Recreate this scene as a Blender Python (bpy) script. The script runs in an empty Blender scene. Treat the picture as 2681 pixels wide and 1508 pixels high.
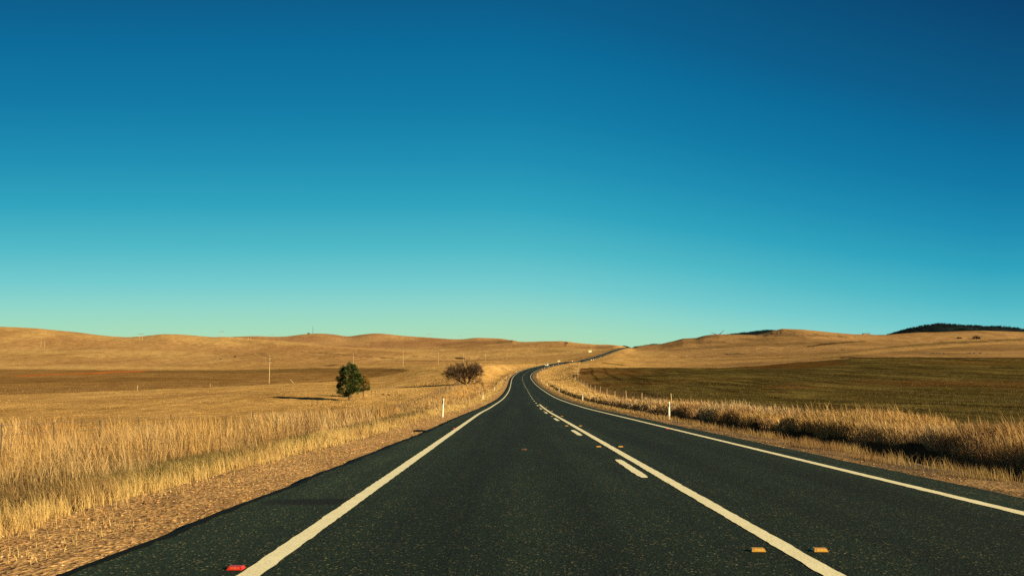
import bpy, bmesh, math, random
import numpy as np
from mathutils import Vector, Matrix

random.seed(7)
rng = np.random.default_rng(11)
SC = bpy.context.scene
COL = SC.collection
R = math.radians

# ------------------------------------------------------------------ camera
PITCH = 4.82                      # degrees above level
FPX, CX, CY = 2300.0, 1340.5, 754.0   # focal length and centre in photo pixels
CAM_H = 1.25
cam = bpy.data.cameras.new('camera')
cam.sensor_width = 36.0
cam.lens = 36.0 * FPX / 2681.0
cam.clip_start = 0.05
cam.clip_end = 20000
cam_ob = bpy.data.objects.new('camera', cam)
COL.objects.link(cam_ob)
cam_ob.location = (0, 0, CAM_H)
cam_ob.rotation_euler = (R(90 + PITCH), 0, 0)
SC.camera = cam_ob

# ------------------------------------------------------------------ exposure, sky, sun
EXPO = 1.0
SUN_E, SUN_AZ = 19.0, 118.0      # elevation, degrees clockwise from straight ahead
SC.view_settings.view_transform = 'Standard'
SC.view_settings.look = 'None'
SC.view_settings.exposure = EXPO
SC.view_settings.gamma = 1.0
SC.cycles.use_denoising = False


def lin(c):
    return tuple(((v / 255) / 12.92 if v / 255 <= 0.04045 else ((v / 255 + 0.055) / 1.055) ** 2.4) for v in c)


world = bpy.data.worlds.new('World')
SC.world = world
world.use_nodes = True
nt = world.node_tree
nt.nodes.clear()


def N(tree, kind, **kw):
    n = tree.nodes.new(kind)
    for k, v in kw.items():
        if k == 'inp':
            for i, val in v.items():
                n.inputs[i].default_value = val
        else:
            setattr(n, k, v)
    return n


def math_node(tree, op, a=None, b=None, c=None, clamp=False):
    n = tree.nodes.new('ShaderNodeMath')
    n.operation = op
    n.use_clamp = clamp
    for i, v in enumerate((a, b, c)):
        if v is None:
            continue
        if isinstance(v, (int, float)):
            n.inputs[i].default_value = v
        else:
            tree.links.new(v, n.inputs[i])
    return n.outputs[0]


wo = N(nt, 'ShaderNodeOutputWorld')
bg = N(nt, 'ShaderNodeBackground')
bg.inputs['Strength'].default_value = 0.1
sky = N(nt, 'ShaderNodeTexSky', sky_type='NISHITA', sun_disc=False)
sky.sun_elevation = R(SUN_E)
sky.sun_rotation = R(SUN_AZ)
sky.ozone_density = 3.0
sky.dust_density = 0.6
tc = N(nt, 'ShaderNodeTexCoord')
sep = N(nt, 'ShaderNodeSeparateXYZ')
nt.links.new(tc.outputs['Generated'], sep.inputs[0])
# the polarised band of the clear sky, deepest towards the right
t = math_node(nt, 'ADD', sep.outputs[0], 0.02)
t = math_node(nt, 'MULTIPLY', t, 2.0, clamp=True)
t = math_node(nt, 'POWER', t, 1.4)
ymask = math_node(nt, 'MULTIPLY_ADD', sep.outputs[1], 1.5, 0.0, clamp=True)
t = math_node(nt, 'MULTIPLY', t, ymask)
zz = math_node(nt, 'MULTIPLY_ADD', t, 0.22, 1.0)
side = math_node(nt, 'MULTIPLY', sep.outputs[0], sep.outputs[0])
side = math_node(nt, 'MULTIPLY_ADD', side, -0.5, 1.0)
zn = math_node(nt, 'DIVIDE', sep.outputs[2], side)
zz = math_node(nt, 'MULTIPLY', zz, zn)
zz = math_node(nt, 'MULTIPLY_ADD', t, 0.050, zz)
zz = math_node(nt, 'MAXIMUM', zz, 0.0)
ramp = N(nt, 'ShaderNodeValToRGB')
SKY = [(0.0, (182, 214, 170)), (.025, (174, 220, 182)), (.042, (161, 219, 191)), (.064, (142, 213, 202)),
       (.090, (114, 202, 205)), (.128, (80, 185, 198)), (.176, (47, 163, 189)), (.226, (29, 142, 178)),
       (.285, (15, 122, 165)), (.345, (8, 107, 153)), (.39, (9, 93, 138)), (.52, (7, 66, 110)), (.7, (5, 38, 60)), (1.0, (4, 26, 40))]
el = ramp.color_ramp.elements
while len(el) < len(SKY):
    el.new(0.5)
for e, (p, c) in zip(el, SKY):
    e.position = p
    e.color = (*lin(c), 1)
nt.links.new(zz, ramp.inputs[0])
mul = N(nt, 'ShaderNodeMix', data_type='RGBA', blend_type='MULTIPLY')
mul.inputs['Factor'].default_value = 1.0
nt.links.new(ramp.outputs[0], mul.inputs[6])
k = 1.0 / (0.1 * 2 ** EXPO)
mul.inputs[7].default_value = (k, k, k, 1)
mixs = N(nt, 'ShaderNodeMix', data_type='RGBA')
mixs.inputs['Factor'].default_value = 0.006
nt.links.new(mul.outputs[2], mixs.inputs[6])
nt.links.new(sky.outputs[0], mixs.inputs[7])
nt.links.new(mixs.outputs[2], bg.inputs['Color'])
nt.links.new(bg.outputs[0], wo.inputs['Surface'])

sl = bpy.data.lights.new('sun', 'SUN')
sl.energy = 4.9
sl.angle = R(0.53)
sl.color = (1.0, 0.82, 0.48)
so = bpy.data.objects.new('sun', sl)
COL.objects.link(so)
SUNV = Vector((math.sin(R(SUN_AZ)) * math.cos(R(SUN_E)), math.cos(R(SUN_AZ)) * math.cos(R(SUN_E)), math.sin(R(SUN_E))))
so.rotation_euler = SUNV.to_track_quat('Z', 'Y').to_euler()
so.location = (60, -20, 60)

# ------------------------------------------------------------------ helpers
SP, CP = math.sin(R(PITCH)), math.cos(R(PITCH))


def ray(px, py):
    """slopes X/Y and (Z-h)/Y of the sight line through a photo point"""
    a = (np.asarray(px, float) - CX) / FPX
    b = (CY - np.asarray(py, float)) / FPX
    den = CP - b * SP
    return a / den, (SP + b * CP) / den


def F(px, py, Y):
    sx, sz = ray(px, py)
    return sx * Y, CAM_H + sz * Y


def ylev(y):            # slope of a sight line at photo row y
    b = (CY - np.asarray(y, float)) / FPX
    return (SP + b * CP) / (CP - b * SP)


def proj(X, Y, Z):
    d = Y * CP + (Z - CAM_H) * SP
    v = (Z - CAM_H) * CP - Y * SP
    return CX + FPX * X / d, CY - FPX * v / d


def pchip_slopes(x, y):
    """x (K,), y (..., K)"""
    h = np.diff(x)
    d = np.diff(y, axis=-1) / h
    m = np.zeros_like(y)
    d0, d1 = d[..., :-1], d[..., 1:]
    w1 = 2 * h[1:] + h[:-1]
    w2 = h[1:] + 2 * h[:-1]
    with np.errstate(divide='ignore', invalid='ignore'):
        mm = (w1 + w2) / (w1 / d0 + w2 / d1)
    m[..., 1:-1] = np.where(d0 * d1 > 0, mm, 0)
    m[..., 0] = d[..., 0]
    m[..., -1] = d[..., -1]
    return m


def pchip(x, y, xq):
    x = np.asarray(x, float); y = np.asarray(y, float)
    m = pchip_slopes(x, y)
    i = np.clip(np.searchsorted(x, xq) - 1, 0, len(x) - 2)
    h = x[i + 1] - x[i]
    s = (xq - x[i]) / h
    s = np.clip(s, -50, 50)
    return hermite(y[i], y[i + 1], m[i], m[i + 1], h, s)


def hermite(y0, y1, m0, m1, h, s):
    s2 = s * s; s3 = s2 * s
    return (2 * s3 - 3 * s2 + 1) * y0 + (s3 - 2 * s2 + s) * h * m0 + (-2 * s3 + 3 * s2) * y1 + (s3 - s2) * h * m1


def smooth(a, b, x):
    t = np.clip((x - a) / (b - a), 0, 1)
    return t * t * (3 - 2 * t)


def vnoise(x, y, seed=0):
    x = np.asarray(x, float); y = np.asarray(y, float)
    xi = np.floor(x).astype(np.int64); yi = np.floor(y).astype(np.int64)
    fx = x - xi; fy = y - yi
    fx = fx * fx * (3 - 2 * fx); fy = fy * fy * (3 - 2 * fy)

    def hsh(i, j):
        n = (i * 374761393 + j * 668265263 + seed * 1442695041) & 0xFFFFFFFF
        n = ((n ^ (n >> 13)) * 1274126177) & 0xFFFFFFFF
        n = (n ^ (n >> 16)) & 0xFFFFFFFF
        return n / 4294967295.0
    a = hsh(xi, yi); b = hsh(xi + 1, yi); c = hsh(xi, yi + 1); d = hsh(xi + 1, yi + 1)
    return (a * (1 - fx) + b * fx) * (1 - fy) + (c * (1 - fx) + d * fx) * fy


def fbm(x, y, octv=4, seed=0):
    s = 0; a = 0.5; tot = 0
    for o in range(octv):
        s = s + a * vnoise(x * 2 ** o + 17.3 * o, y * 2 ** o - 9.1 * o, seed + o)
        tot += a
        a *= 0.5
    return s / tot


# ------------------------------------------------------------------ road line in plan and profile
_rp = [(130, 1386, 1038), (186, 1377.5, 1021), (253, 1370, 1006), (295, 1366.8, 997), (360, 1366, 987),
       (400, 1371, 979.3), (440, 1383, 971.5), (500, 1404, 964), (545, 1421, 959.5), (640, 1476, 949.6), (685, 1499, 946.7),
       (715, 1511, 947.2), (755, 1529.5, 942.8), (876, 1561.7, 934.3), (1017, 1589.6, 924.6), (1214, 1617.6, 914.8),
       (1450, 1641.3, 909.9), (1620, 1652, 912.0)]
XC0 = 1.755
G0 = math.tan(R(PITCH) - math.atan(268 / FPX))
rY = [-60, -20, 20, 45, 70] + [p[0] for p in _rp]
rX = [XC0, XC0, XC0, XC0, 1.95] + [float(F(p[1], p[2], p[0])[0]) for p in _rp]
rZ = [G0 * -60, G0 * -20, G0 * 20, G0 * 45, G0 * 70 - .02] + [float(F(p[1], p[2], p[0])[1]) for p in _rp]
_ys = np.arange(-60, 1640, 1.0)
_xs = pchip(rY, rX, _ys)
_zs = pchip(rY, rZ, _ys)


def gsm(a, sig):
    n = int(sig * 3)
    ker = np.exp(-0.5 * (np.arange(-n, n + 1) / sig) ** 2); ker /= ker.sum()
    ap = np.concatenate([2 * a[0] - a[n:0:-1], a, 2 * a[-1] - a[-2:-n - 2:-1]])
    return np.convolve(ap, ker, 'valid')


_w = smooth(60, 200, _ys)
_xs = _xs * (1 - _w) + gsm(_xs, 14) * _w
_zs = _zs * (1 - _w) + gsm(_zs, 9) * _w
_hd = np.gradient(_xs, _ys)


def rx(Y): return np.interp(Y, _ys, _xs)
def rz(Y): return np.interp(Y, _ys, _zs)
def rh(Y): return np.interp(Y, _ys, _hd)


def crown(u):
    return -0.004 * np.maximum(np.abs(u - 0.3) - 0.2, 0)


def seal_left(Y): return np.interp(Y, [-60, 6, 28, 60, 110], [-4.9, -4.88, -4.45, -4.3, -4.25])
def seal_right(Y): return np.interp(Y, [-60, 10, 40, 110], [4.35, 4.3, 4.22, 4.2])


def road_pt(Y, u, dz=0.0):
    """point on the road surface at station Y and lateral offset u"""
    Y = np.asarray(Y, float); u = np.asarray(u, float)
    h = rh(Y)
    n = np.sqrt(1 + h * h)
    return rx(Y) + u / n, Y - u * h / n, rz(Y) + crown(u) + dz


# ------------------------------------------------------------------ terrain tables (photo columns -> height at distance)
SKYL = np.array([(-900, 868), (-500, 858), (0, 855.4), (83, 859), (193, 869.5), (276, 879.7), (331, 883.3), (373, 880.5), (422, 874.7), (469, 875),
        (552, 882.4), (593, 884.4), (635, 882.4), (668, 880.5), (710, 882.4), (746, 882), (793, 875.5), (834.6, 873),
        (876, 876), (908, 882.4), (959, 874.7), (986, 872.8), (1028, 876.4), (1055, 880), (1124, 884.4), (1180, 888.5),
        (1215.5, 889), (1243, 884.3), (1276, 886), (1310, 886.6), (1332, 890), (1360, 895.7), (1421, 895), (1470, 894.6),
        (1503, 897.6), (1559, 902.3), (1630, 904), (1640, 907), (1647, 909.5), (1658, 909), (1669, 906.5), (1691, 904.5), (1730, 901), (1766, 893),
        (1788, 887), (1824, 885), (1843, 879.7), (1862, 876.8), (1882, 875.7), (1909, 875.7), (1980, 877.8), (1999, 874),
        (2024, 866.7), (2051, 861.3), (2105, 863.4), (2146, 867.5), (2195, 872.4), (2240, 875.7), (2300, 877.3),
        (2322, 877), (2360, 874), (2403, 871), (2448, 870.7), (2522, 867.7), (2581, 866.7), (2640, 868.5),
        (2681, 870), (3300, 884), (3700, 890)], float)
PXG = np.arange(-900, 3701, 3.0)
sky_y = np.interp(PXG, SKYL[:, 0], SKYL[:, 1])
STN = np.array([0, 40, 60, 100, 150, 200, 300, 400, 500, 600, 850, 1200, 1500, 1800, 2200, 2800, 3600, 5000, 9000], float)
ZT = np.zeros((len(PXG), len(STN)))


def row(k, pts, isz=False):
    p = np.array(pts, float)
    v = np.interp(PXG, p[:, 0], p[:, 1])
    ZT[:, k] = v if isz else CAM_H + ylev(v) * STN[k]


row(0, [(-900, -.9), (1200, -.8), (1340, -.2), (1500, -.25), (3700, -.1)], True)
row(1, [(-900, -2.4), (1000, -2.3), (1340, -1.6), (1700, -1.6), (3300, -1.2)], True)
row(2, [(0, -3.4), (1000, -3.2), (1340, -2.3), (1700, -2.2), (2300, -1.9), (3300, -1.3)], True)
row(3, [(0, -4.7), (1000, -4.6), (1340, -3.4), (1500, -3.3), (1700, -3.0), (2300, -2.6), (2681, -2.3), (3300, -1.5)], True)
row(4, [(0, -5.05), (1000, -5.05), (1100, -4.8), (1250, -4.3), (1340, -4.3), (1450, -4.3), (1600, -4.0), (1700, -3.5), (2000, -2.9), (2681, -2.3)], True)
row(5, [(0, -5.65), (1000, -5.65), (1100, -5.3), (1200, -4.6), (1340, -4.9), (1500, -4.9), (1700, -3.7), (2000, -2.6), (2300, -2.2), (2681, -1.8)], True)
row(6, [(0, 1008), (900, 1007), (1000, 1003), (1100, 996), (1200, 988), (1340, 995), (1420, 995), (1510, 990), (1700, 985), (2000, 973), (2300, 958), (2681, 957)])
row(7, [(0, 994), (900, 993), (1000, 986), (1100, 972), (1200, 965), (1300, 965), (1340, 970), (1390, 979), (1430, 977), (1500, 972), (1700, 970), (1900, 968), (2000, 960), (2237, 940), (2681, 942)])
row(8, [(0, 985), (900, 983), (1000, 972), (1100, 958), (1200, 953), (1300, 953), (1350, 958), (1404, 964), (1450, 958), (1500, 955), (1520, 958), (1700, 962.3), (1900, 962), (2000, 951), (2237, 931), (2681, 932)])
row(9, [(0, 978), (900, 975), (1000, 966), (1100, 957), (1200, 954), (1350, 954), (1440, 953), (1500, 948), (1530, 948), (1700, 955), (1900, 954), (2100, 940), (2237, 925), (2681, 925)])
row(10, [(0, 969), (700, 968), (1000, 960), (1100, 956), (1200, 954), (1400, 951), (1480, 945), (1565, 933), (1650, 940), (1800, 938), (2000, 928), (2237, 915), (2681, 910)])
row(11, [(-900, 940), (0, 940), (400, 942), (700, 948), (900, 946), (1100, 944), (1300, 936), (1480, 925), (1560, 921), (1615, 916), (1660, 922), (1800, 911), (2000, 898), (2150, 893), (2350, 895), (2681, 890), (3300, 895)])
row(12, [(-900, 905), (0, 905), (300, 912), (600, 918), (900, 922), (1100, 926), (1300, 918), (1480, 908), (1560, 909), (1600, 908), (1640, 908.5)])
row(13, [(600, 884.5), (700, 890), (800, 898), (900, 907), (1000, 914), (1100, 915), (1200, 912), (1300, 906), (1420, 898)])
row(14, [(620, 885), (700, 895), (800, 902), (900, 905), (1000, 908), (1100, 906), (1200, 903), (1300, 899), (1340, 893)])


def sky_rel(k, lo, hi, pts):
    m = (PXG >= lo) & (PXG <= hi)
    p = np.array(pts, float)
    v = sky_y + np.interp(PXG, p[:, 0], p[:, 1])
    ZT[m, k] = (CAM_H + ylev(v) * STN[k])[m]


Zs = np.zeros(len(PXG)); Ds = np.zeros(len(PXG))
for lo, hi, kk in ((-1000, 600, 13), (600, 1340, 15), (1340, 1480, 14), (1480, 1600, 13), (1600, 4000, 12)):
    m = (PXG >= lo) & (PXG <= hi)
    Ds[m] = STN[kk]
    Zs[m] = (CAM_H + ylev(sky_y) * STN[kk])[m]
    for k2 in range(kk + 1, len(STN)):
        ZT[m, k2] = Zs[m] * np.maximum(0.1, 1 - 0.55 * (STN[k2] - STN[kk]) / STN[kk])
sky_rel(12, 1560, 3700, [(1560, 6.7), (1600, 3), (1640, 0), (3700, 0)])
sky_rel(13, -900, 600, [(0, 0)])
sky_rel(13, 1420, 1600, [(1420, 3), (1480, 0), (1600, 0)])
sky_rel(13, 1600, 1700, [(1600, 0), (1640, 5), (1700, 14)])
sky_rel(14, 350, 620, [(350, 22), (480, 6), (620, 1.5)])
sky_rel(14, 1340, 1480, [(0, 0)])
sky_rel(15, 350, 600, [(350, 40), (480, 8), (600, 0)])
sky_rel(15, 600, 1300, [(0, 0)])
sky_rel(15, 1300, 1480, [(1300, 0), (1340, 1), (1480, 20)])
for k2 in range(14, len(STN)):
    if k2 in (14, 15):
        hid = (PXG < 340) | (PXG > 1490)
    else:
        hid = np.ones(len(PXG), bool)
    ZT[:, k2] = np.where(hid, gsm(ZT[:, k2], 10), ZT[:, k2])
for k2 in (13, 15):
    ZT[:, k2] = np.where(PXG < 1540, gsm(ZT[:, k2], 3.5), ZT[:, k2])
for k2 in range(1, 13):
    sg = gsm(ZT[:, k2], 9)
    if k2 == 12:
        sg = np.where(PXG > 1550, ZT[:, k2], sg)
    ZT[:, k2] = sg
TG = (PXG - CX) / FPX / 1.003
TM = pchip_slopes(STN, ZT)


def base_z(X, Y):
    r = np.hypot(X, Y)
    az = np.arctan2(X, Y)
    lim = math.atan(TG[-1] * .98); lim0 = math.atan(TG[0] * .98)
    azc = np.clip(az, lim0, lim)
    d = np.maximum(r * np.cos(azc), 0.0)
    tq = np.tan(azc)
    g = (tq - TG[0]) / (TG[1] - TG[0])
    i = np.clip(g.astype(int), 0, len(TG) - 2)
    fr = g - i
    kk = np.clip(np.searchsorted(STN, d) - 1, 0, len(STN) - 2)
    h = STN[kk + 1] - STN[kk]
    s = np.clip((d - STN[kk]) / h, 0, 1)
    a = hermite(ZT[i, kk], ZT[i, kk + 1], TM[i, kk], TM[i, kk + 1], h, s)
    b = hermite(ZT[i + 1, kk], ZT[i + 1, kk + 1], TM[i + 1, kk], TM[i + 1, kk + 1], h, s)
    z = a * (1 - fr) + b * fr
    z = z + .85 * np.exp(-((X + 37) / 17) ** 2) * smooth(137, 160, Y) * (1 - smooth(168, 240, Y))
    # rolling relief of the hills, fading out along the crests
    dsk = np.interp(tq, TG, gsm(Ds, 12))
    amp = smooth(700, 1300, d) * (1 - smooth(.80, .97, d / dsk))
    z = z + amp * 13.0 * (fbm(X / 300 + 3, Y / 420, 3, 5) - 0.5)
    z = z + amp * 3.0 * (np.abs(fbm(X / 120 + 8, Y / 200, 3, 15) - 0.5) * 2 - .25)
    return z


def lateral(X, Y):
    return (X - rx(Y)) / np.sqrt(1 + rh(Y) ** 2)


def ground_z(X, Y, fine=True):
    X = np.asarray(X, float); Y = np.asarray(Y, float)
    z = base_z(X, Y)
    u = lateral(X, Y)
    near = (Y > -58) & (Y < 1640)
    dr = np.interp(Y, [0, 25, 60, 200, 270, 330], [1.4, 1.3, 1.05, 1.0, .7, 0.0]) * (.75 + .5 * fbm(Y / 9, Y * 0 + 4, 3, 41))
    rel = np.interp(u, [-17, -12, -9, -7.4, -7.0, -4.6, -3.5, 3.4, 4.1, 6.0, 6.5],
                    [-1.15, -.95, -.62, -.34, -.29, -.28, -.33, -.33, -.28, -.25, -.30])
    rel_r = np.interp(u, [5.9, 6.4, 7.1, 7.9, 8.6, 9.6, 15], [0, .05, -.42, -.36, .16, .24, .16]) * dr
    rel = np.where(u > 5.9, rel + rel_r, rel)
    zc = rz(Y) + rel
    wl = np.interp(Y, [0, 60, 200, 400], [20, 16, 14, 22])
    wr = np.interp(Y, [0, 60, 200, 400], [19, 17, 18, 24])
    a = np.where(u < 0, 1 - smooth(9, wl, -u), 1 - smooth(10, wr, u))
    a = np.where(near, a, 0)
    a = a * np.where(Y > 1560, np.clip((1640 - Y) / 80, 0, 1), 1)
    z = z * (1 - a) + zc * a
    if fine:
        far = smooth(7, 10, np.abs(u))
        z = z + far * (0.16 * (fbm(X / 3.1, Y / 3.1, 3, 21) - .5) + smooth(40, 120, Y) * 0.35 * (fbm(X / 14, Y / 18, 3, 31) - .5))
    return z


def hit(px, py, y0=4.0, y1=4000.0):
    """first ground point on the sight line through a photo point"""
    sx, sz = ray(px, py)
    Y = np.exp(np.linspace(math.log(y0), math.log(y1), 4000))
    g = ground_z(sx * Y, Y)
    d = g - (CAM_H + sz * Y)
    i = np.argmax(d >= 0)
    if d[i] < 0:
        i = np.argmax(d)
    y = Y[i]
    return float(sx * y), float(y), float(ground_z(sx * y, y))


# ------------------------------------------------------------------ materials
def new_mat(name):
    m = bpy.data.materials.new(name)
    m.use_nodes = True
    b = m.node_tree.nodes['Principled BSDF']
    return m, m.node_tree, b


def rgb_mix(tree, fac, a, b, blend='MIX'):
    n = tree.nodes.new('ShaderNodeMix')
    n.data_type = 'RGBA'
    n.blend_type = blend
    for i, v in ((0, fac), (6, a), (7, b)):
        if isinstance(v, (int, float)):
            n.inputs[i].default_value = v
        elif isinstance(v, tuple):
            n.inputs[i].default_value = v if len(v) == 4 else (*v, 1)
        else:
            tree.links.new(v, n.inputs[i])
    return n.outputs[2]


def noise(tree, vec, scale, detail=4, rough=.55):
    n = tree.nodes.new('ShaderNodeTexNoise')
    n.inputs['Scale'].default_value = scale
    n.inputs['Detail'].default_value = detail
    n.inputs['Roughness'].default_value = rough
    if vec is not None:
        tree.links.new(vec, n.inputs['Vector'])
    return n.outputs[0]


def mapping(tree, vec, scale, loc=(0, 0, 0), rot=(0, 0, 0)):
    n = tree.nodes.new('ShaderNodeMapping')
    n.inputs['Scale'].default_value = scale
    n.inputs['Location'].default_value = loc
    n.inputs['Rotation'].default_value = rot
    tree.links.new(vec, n.inputs['Vector'])
    return n.outputs[0]


def mrange(tree, v, a, b, c, d):
    n = tree.nodes.new('ShaderNodeMapRange')
    tree.links.new(v, n.inputs[0])
    for i, x in enumerate((a, b, c, d)):
        n.inputs[i + 1].default_value = x
    return n.outputs[0]


def plain(name, col, rough=.7, spec=.3, var=.25, scale=8.0, metal=0.0):
    m, t, b = new_mat(name)
    tcn = t.nodes.new('ShaderNodeTexCoord')
    f = noise(t, tcn.outputs['Object'], scale, 4)
    lo = tuple(c * (1 - var) for c in col); hi = tuple(min(1, c * (1 + var)) for c in col)
    t.links.new(rgb_mix(t, mrange(t, f, .3, .7, 0, 1), lo, hi), b.inputs['Base Color'])
    b.inputs['Roughness'].default_value = rough
    b.inputs['Specular IOR Level'].default_value = spec
    b.inputs['Metallic'].default_value = metal
    return m


def attr_mat(name, rough=.9, transl=0.0, attr='Col', spec=0.1):
    m, t, b = new_mat(name)
    a = t.nodes.new('ShaderNodeAttribute')
    a.attribute_name = attr
    t.links.new(a.outputs['Color'], b.inputs['Base Color'])
    b.inputs['Roughness'].default_value = rough
    b.inputs['Specular IOR Level'].default_value = spec
    if transl > 0:
        tr = t.nodes.new('ShaderNodeBsdfTranslucent')
        t.links.new(a.outputs['Color'], tr.inputs['Color'])
        mx = t.nodes.new('ShaderNodeMixShader')
        mx.inputs[0].default_value = transl
        t.links.new(b.outputs[0], mx.inputs[1])
        t.links.new(tr.outputs[0], mx.inputs[2])
        t.links.new(mx.outputs[0], t.nodes['Material Output'].inputs['Surface'])
    return m


M = {}
M['white_plastic'] = plain('white_plastic', (.80, .76, .62), .5, .4, .06)
M['dark_reflector'] = plain('dark_reflector', (.05, .012, .01), .3, .5, .2)
M['pale_reflector'] = plain('pale_reflector', (.22, .22, .17), .3, .5, .2)
M['yellow_marker'] = plain('yellow_marker', (.50, .26, .045), .45, .4, .12, 60)
M['red_marker'] = plain('red_marker', (.42, .018, .010), .4, .5, .15, 60)
M['red_lens'] = plain('red_lens', (.50, .07, .035), .3, .5, .2, 80)
M['yellow_lens'] = plain('yellow_lens', (.56, .31, .07), .3, .5, .2, 80)
M['grey_wood'] = plain('grey_wood', (.46, .33, .19), .85, .2, .2, 6)
M['pale_wood'] = plain('pale_wood', (.46, .34, .19), .85, .2, .2, 6)
M['dark_wood'] = plain('dark_wood', (.10, .07, .045), .85, .2, .3, 6)
M['bark'] = plain('bark', (.10, .065, .04), .9, .1, .35, 5)
M['twig'] = plain('twig', (.078, .050, .033), .9, .1, .3, 5)
M['steel'] = plain('steel', (.30, .27, .23), .5, .4, .2, 4, .6)
M['black_rubber'] = plain('black_rubber', (.012, .012, .012), .6, .3, .3, 20)
M['cream_wall'] = plain('cream_wall', (.80, .72, .44), .7, .3, .05, 1)
M['roof_tin'] = plain('roof_tin', (.5, .45, .33), .5, .4, .1, 1)
M['rock'] = plain('rock', (.13, .095, .065), .95, .1, .5, .7)
M['car_white'] = plain('car_white', (.80, .78, .70), .3, .5, .03)
M['car_glass'] = plain('car_glass', (.02, .025, .03), .1, .5, .1)
M['turbine'] = plain('turbine', (.10, .13, .14), .5, .3, .1, .1)
M['insulator'] = plain('insulator', (.12, .07, .05), .3, .5, .1)
M['grass'] = attr_mat('dry_grass', .9, .35)
M['grass_dense'] = attr_mat('dry_grass_dense', .9, .14)
M['needles'] = attr_mat('needles', .8, .12)
M['shrub_leaf'] = attr_mat('shrub_leaf', .9, .15)


# ------------------------------------------------------------------ object helpers
def link_mesh(name, verts, faces, mat, parent=None, smooth_=False):
    me = bpy.data.meshes.new(name)
    me.from_pydata([tuple(map(float, v)) for v in verts], [], faces)
    me.update()
    if smooth_:
        me.polygons.foreach_set('use_smooth', [True] * len(me.polygons))
    o = bpy.data.objects.new(name, me)
    COL.objects.link(o)
    if mat:
        me.materials.append(mat)
    if parent:
        o.parent = parent
    return o


def fast_mesh(name, verts, loops, totals, mat, col=None, uv=None, smooth_=False, parent=None):
    me = bpy.data.meshes.new(name)
    verts = np.asarray(verts, np.float32)
    loops = np.asarray(loops, np.int32); totals = np.asarray(totals, np.int32)
    me.vertices.add(len(verts)); me.vertices.foreach_set('co', verts.ravel())
    me.loops.add(len(loops)); me.loops.foreach_set('vertex_index', loops)
    me.polygons.add(len(totals))
    st = np.zeros(len(totals), np.int32); st[1:] = np.cumsum(totals)[:-1]
    me.polygons.foreach_set('loop_start', st)
    me.polygons.foreach_set('loop_total', totals)
    me.polygons.foreach_set('use_smooth', np.full(len(totals), bool(smooth_)))
    me.update(calc_edges=True)
    if col is not None:
        a = me.attributes.new('Col', 'FLOAT_COLOR', 'POINT')
        c4 = np.ones((len(verts), 4), np.float32); c4[:, :3] = col
        a.data.foreach_set('color', c4.ravel())
    if uv is not None:
        l = me.uv_layers.new(name='UVMap')
        l.data.foreach_set('uv', np.asarray(uv, np.float32)[loops].ravel())
    me.validate(clean_customdata=False)
    me.materials.append(mat)
    o = bpy.data.objects.new(name, me)
    COL.objects.link(o)
    if parent:
        o.parent = parent
    return o


def grid_faces(nr, nc, wrap=False):
    i = np.arange(nr - 1)[:, None]; j = np.arange(nc if wrap else nc - 1)[None, :]
    j2 = (j + 1) % nc
    q = np.stack([i * nc + j, i * nc + j2, (i + 1) * nc + j2, (i + 1) * nc + j], -1).reshape(-1, 4)
    return q.ravel(), np.full(len(q), 4)


def tag(o, label=None, cat=None, group=None, kind=None):
    if label: o['label'] = label
    if cat: o['category'] = cat
    if group: o['group'] = group
    if kind: o['kind'] = kind
    return o


def empty(name, loc, rz_=0.0, tilt=(0, 0)):
    o = bpy.data.objects.new(name, None)
    o.empty_display_size = .2
    COL.objects.link(o)
    o.location = loc
    o.rotation_euler = (tilt[0], tilt[1], rz_)
    return o


class MB:
    def __init__(s): s.v = []; s.f = []

    def add(s, vs, fs):
        n = len(s.v); s.v += [tuple(v) for v in vs]; s.f += [tuple(i + n for i in f) for f in fs]; return s

    def box(s, c, d, bev=0.0):
        bm = bmesh.new()
        bmesh.ops.create_cube(bm, size=1)
        for v in bm.verts:
            v.co = Vector((v.co.x * d[0], v.co.y * d[1], v.co.z * d[2]))
        if bev > 0:
            bmesh.ops.bevel(bm, geom=list(bm.edges), offset=bev, segments=2, affect='EDGES', profile=.6)
        bm.verts.index_update()
        s.add([(v.co.x + c[0], v.co.y + c[1], v.co.z + c[2]) for v in bm.verts], [[v.index for v in f.verts] for f in bm.faces])
        bm.free(); return s

    def tube(s, pts, rad, n=6, cap=True):
        pts = [Vector(p) for p in pts]
        if not hasattr(rad, '__len__'): rad = [rad] * len(pts)
        rings = []
        for i, p in enumerate(pts):
            d = (pts[min(i + 1, len(pts) - 1)] - pts[max(i - 1, 0)]).normalized()
            up = Vector((0, 0, 1)) if abs(d.z) < .9 else Vector((1, 0, 0))
            a = d.cross(up).normalized(); b = d.cross(a)
            rings.append([p + (a * math.cos(2 * math.pi * k / n) + b * math.sin(2 * math.pi * k / n)) * rad[i] for k in range(n)])
        vs = [v for r_ in rings for v in r_]
        fs = [(i * n + k, i * n + (k + 1) % n, (i + 1) * n + (k + 1) % n, (i + 1) * n + k) for i in range(len(pts) - 1) for k in range(n)]
        if cap:
            fs += [tuple(range(n))[::-1], tuple((len(pts) - 1) * n + k for k in range(n))]
        return s.add(vs, fs)

    def build(s, name, mat, parent=None, smooth_=False):
        return link_mesh(name, s.v, s.f, mat, parent, smooth_)


def copy_tree(o, parent=None):
    c = o.copy(); COL.objects.link(c); c.parent = parent
    for ch in list(o.children):
        copy_tree(ch, c)
    return c


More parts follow.
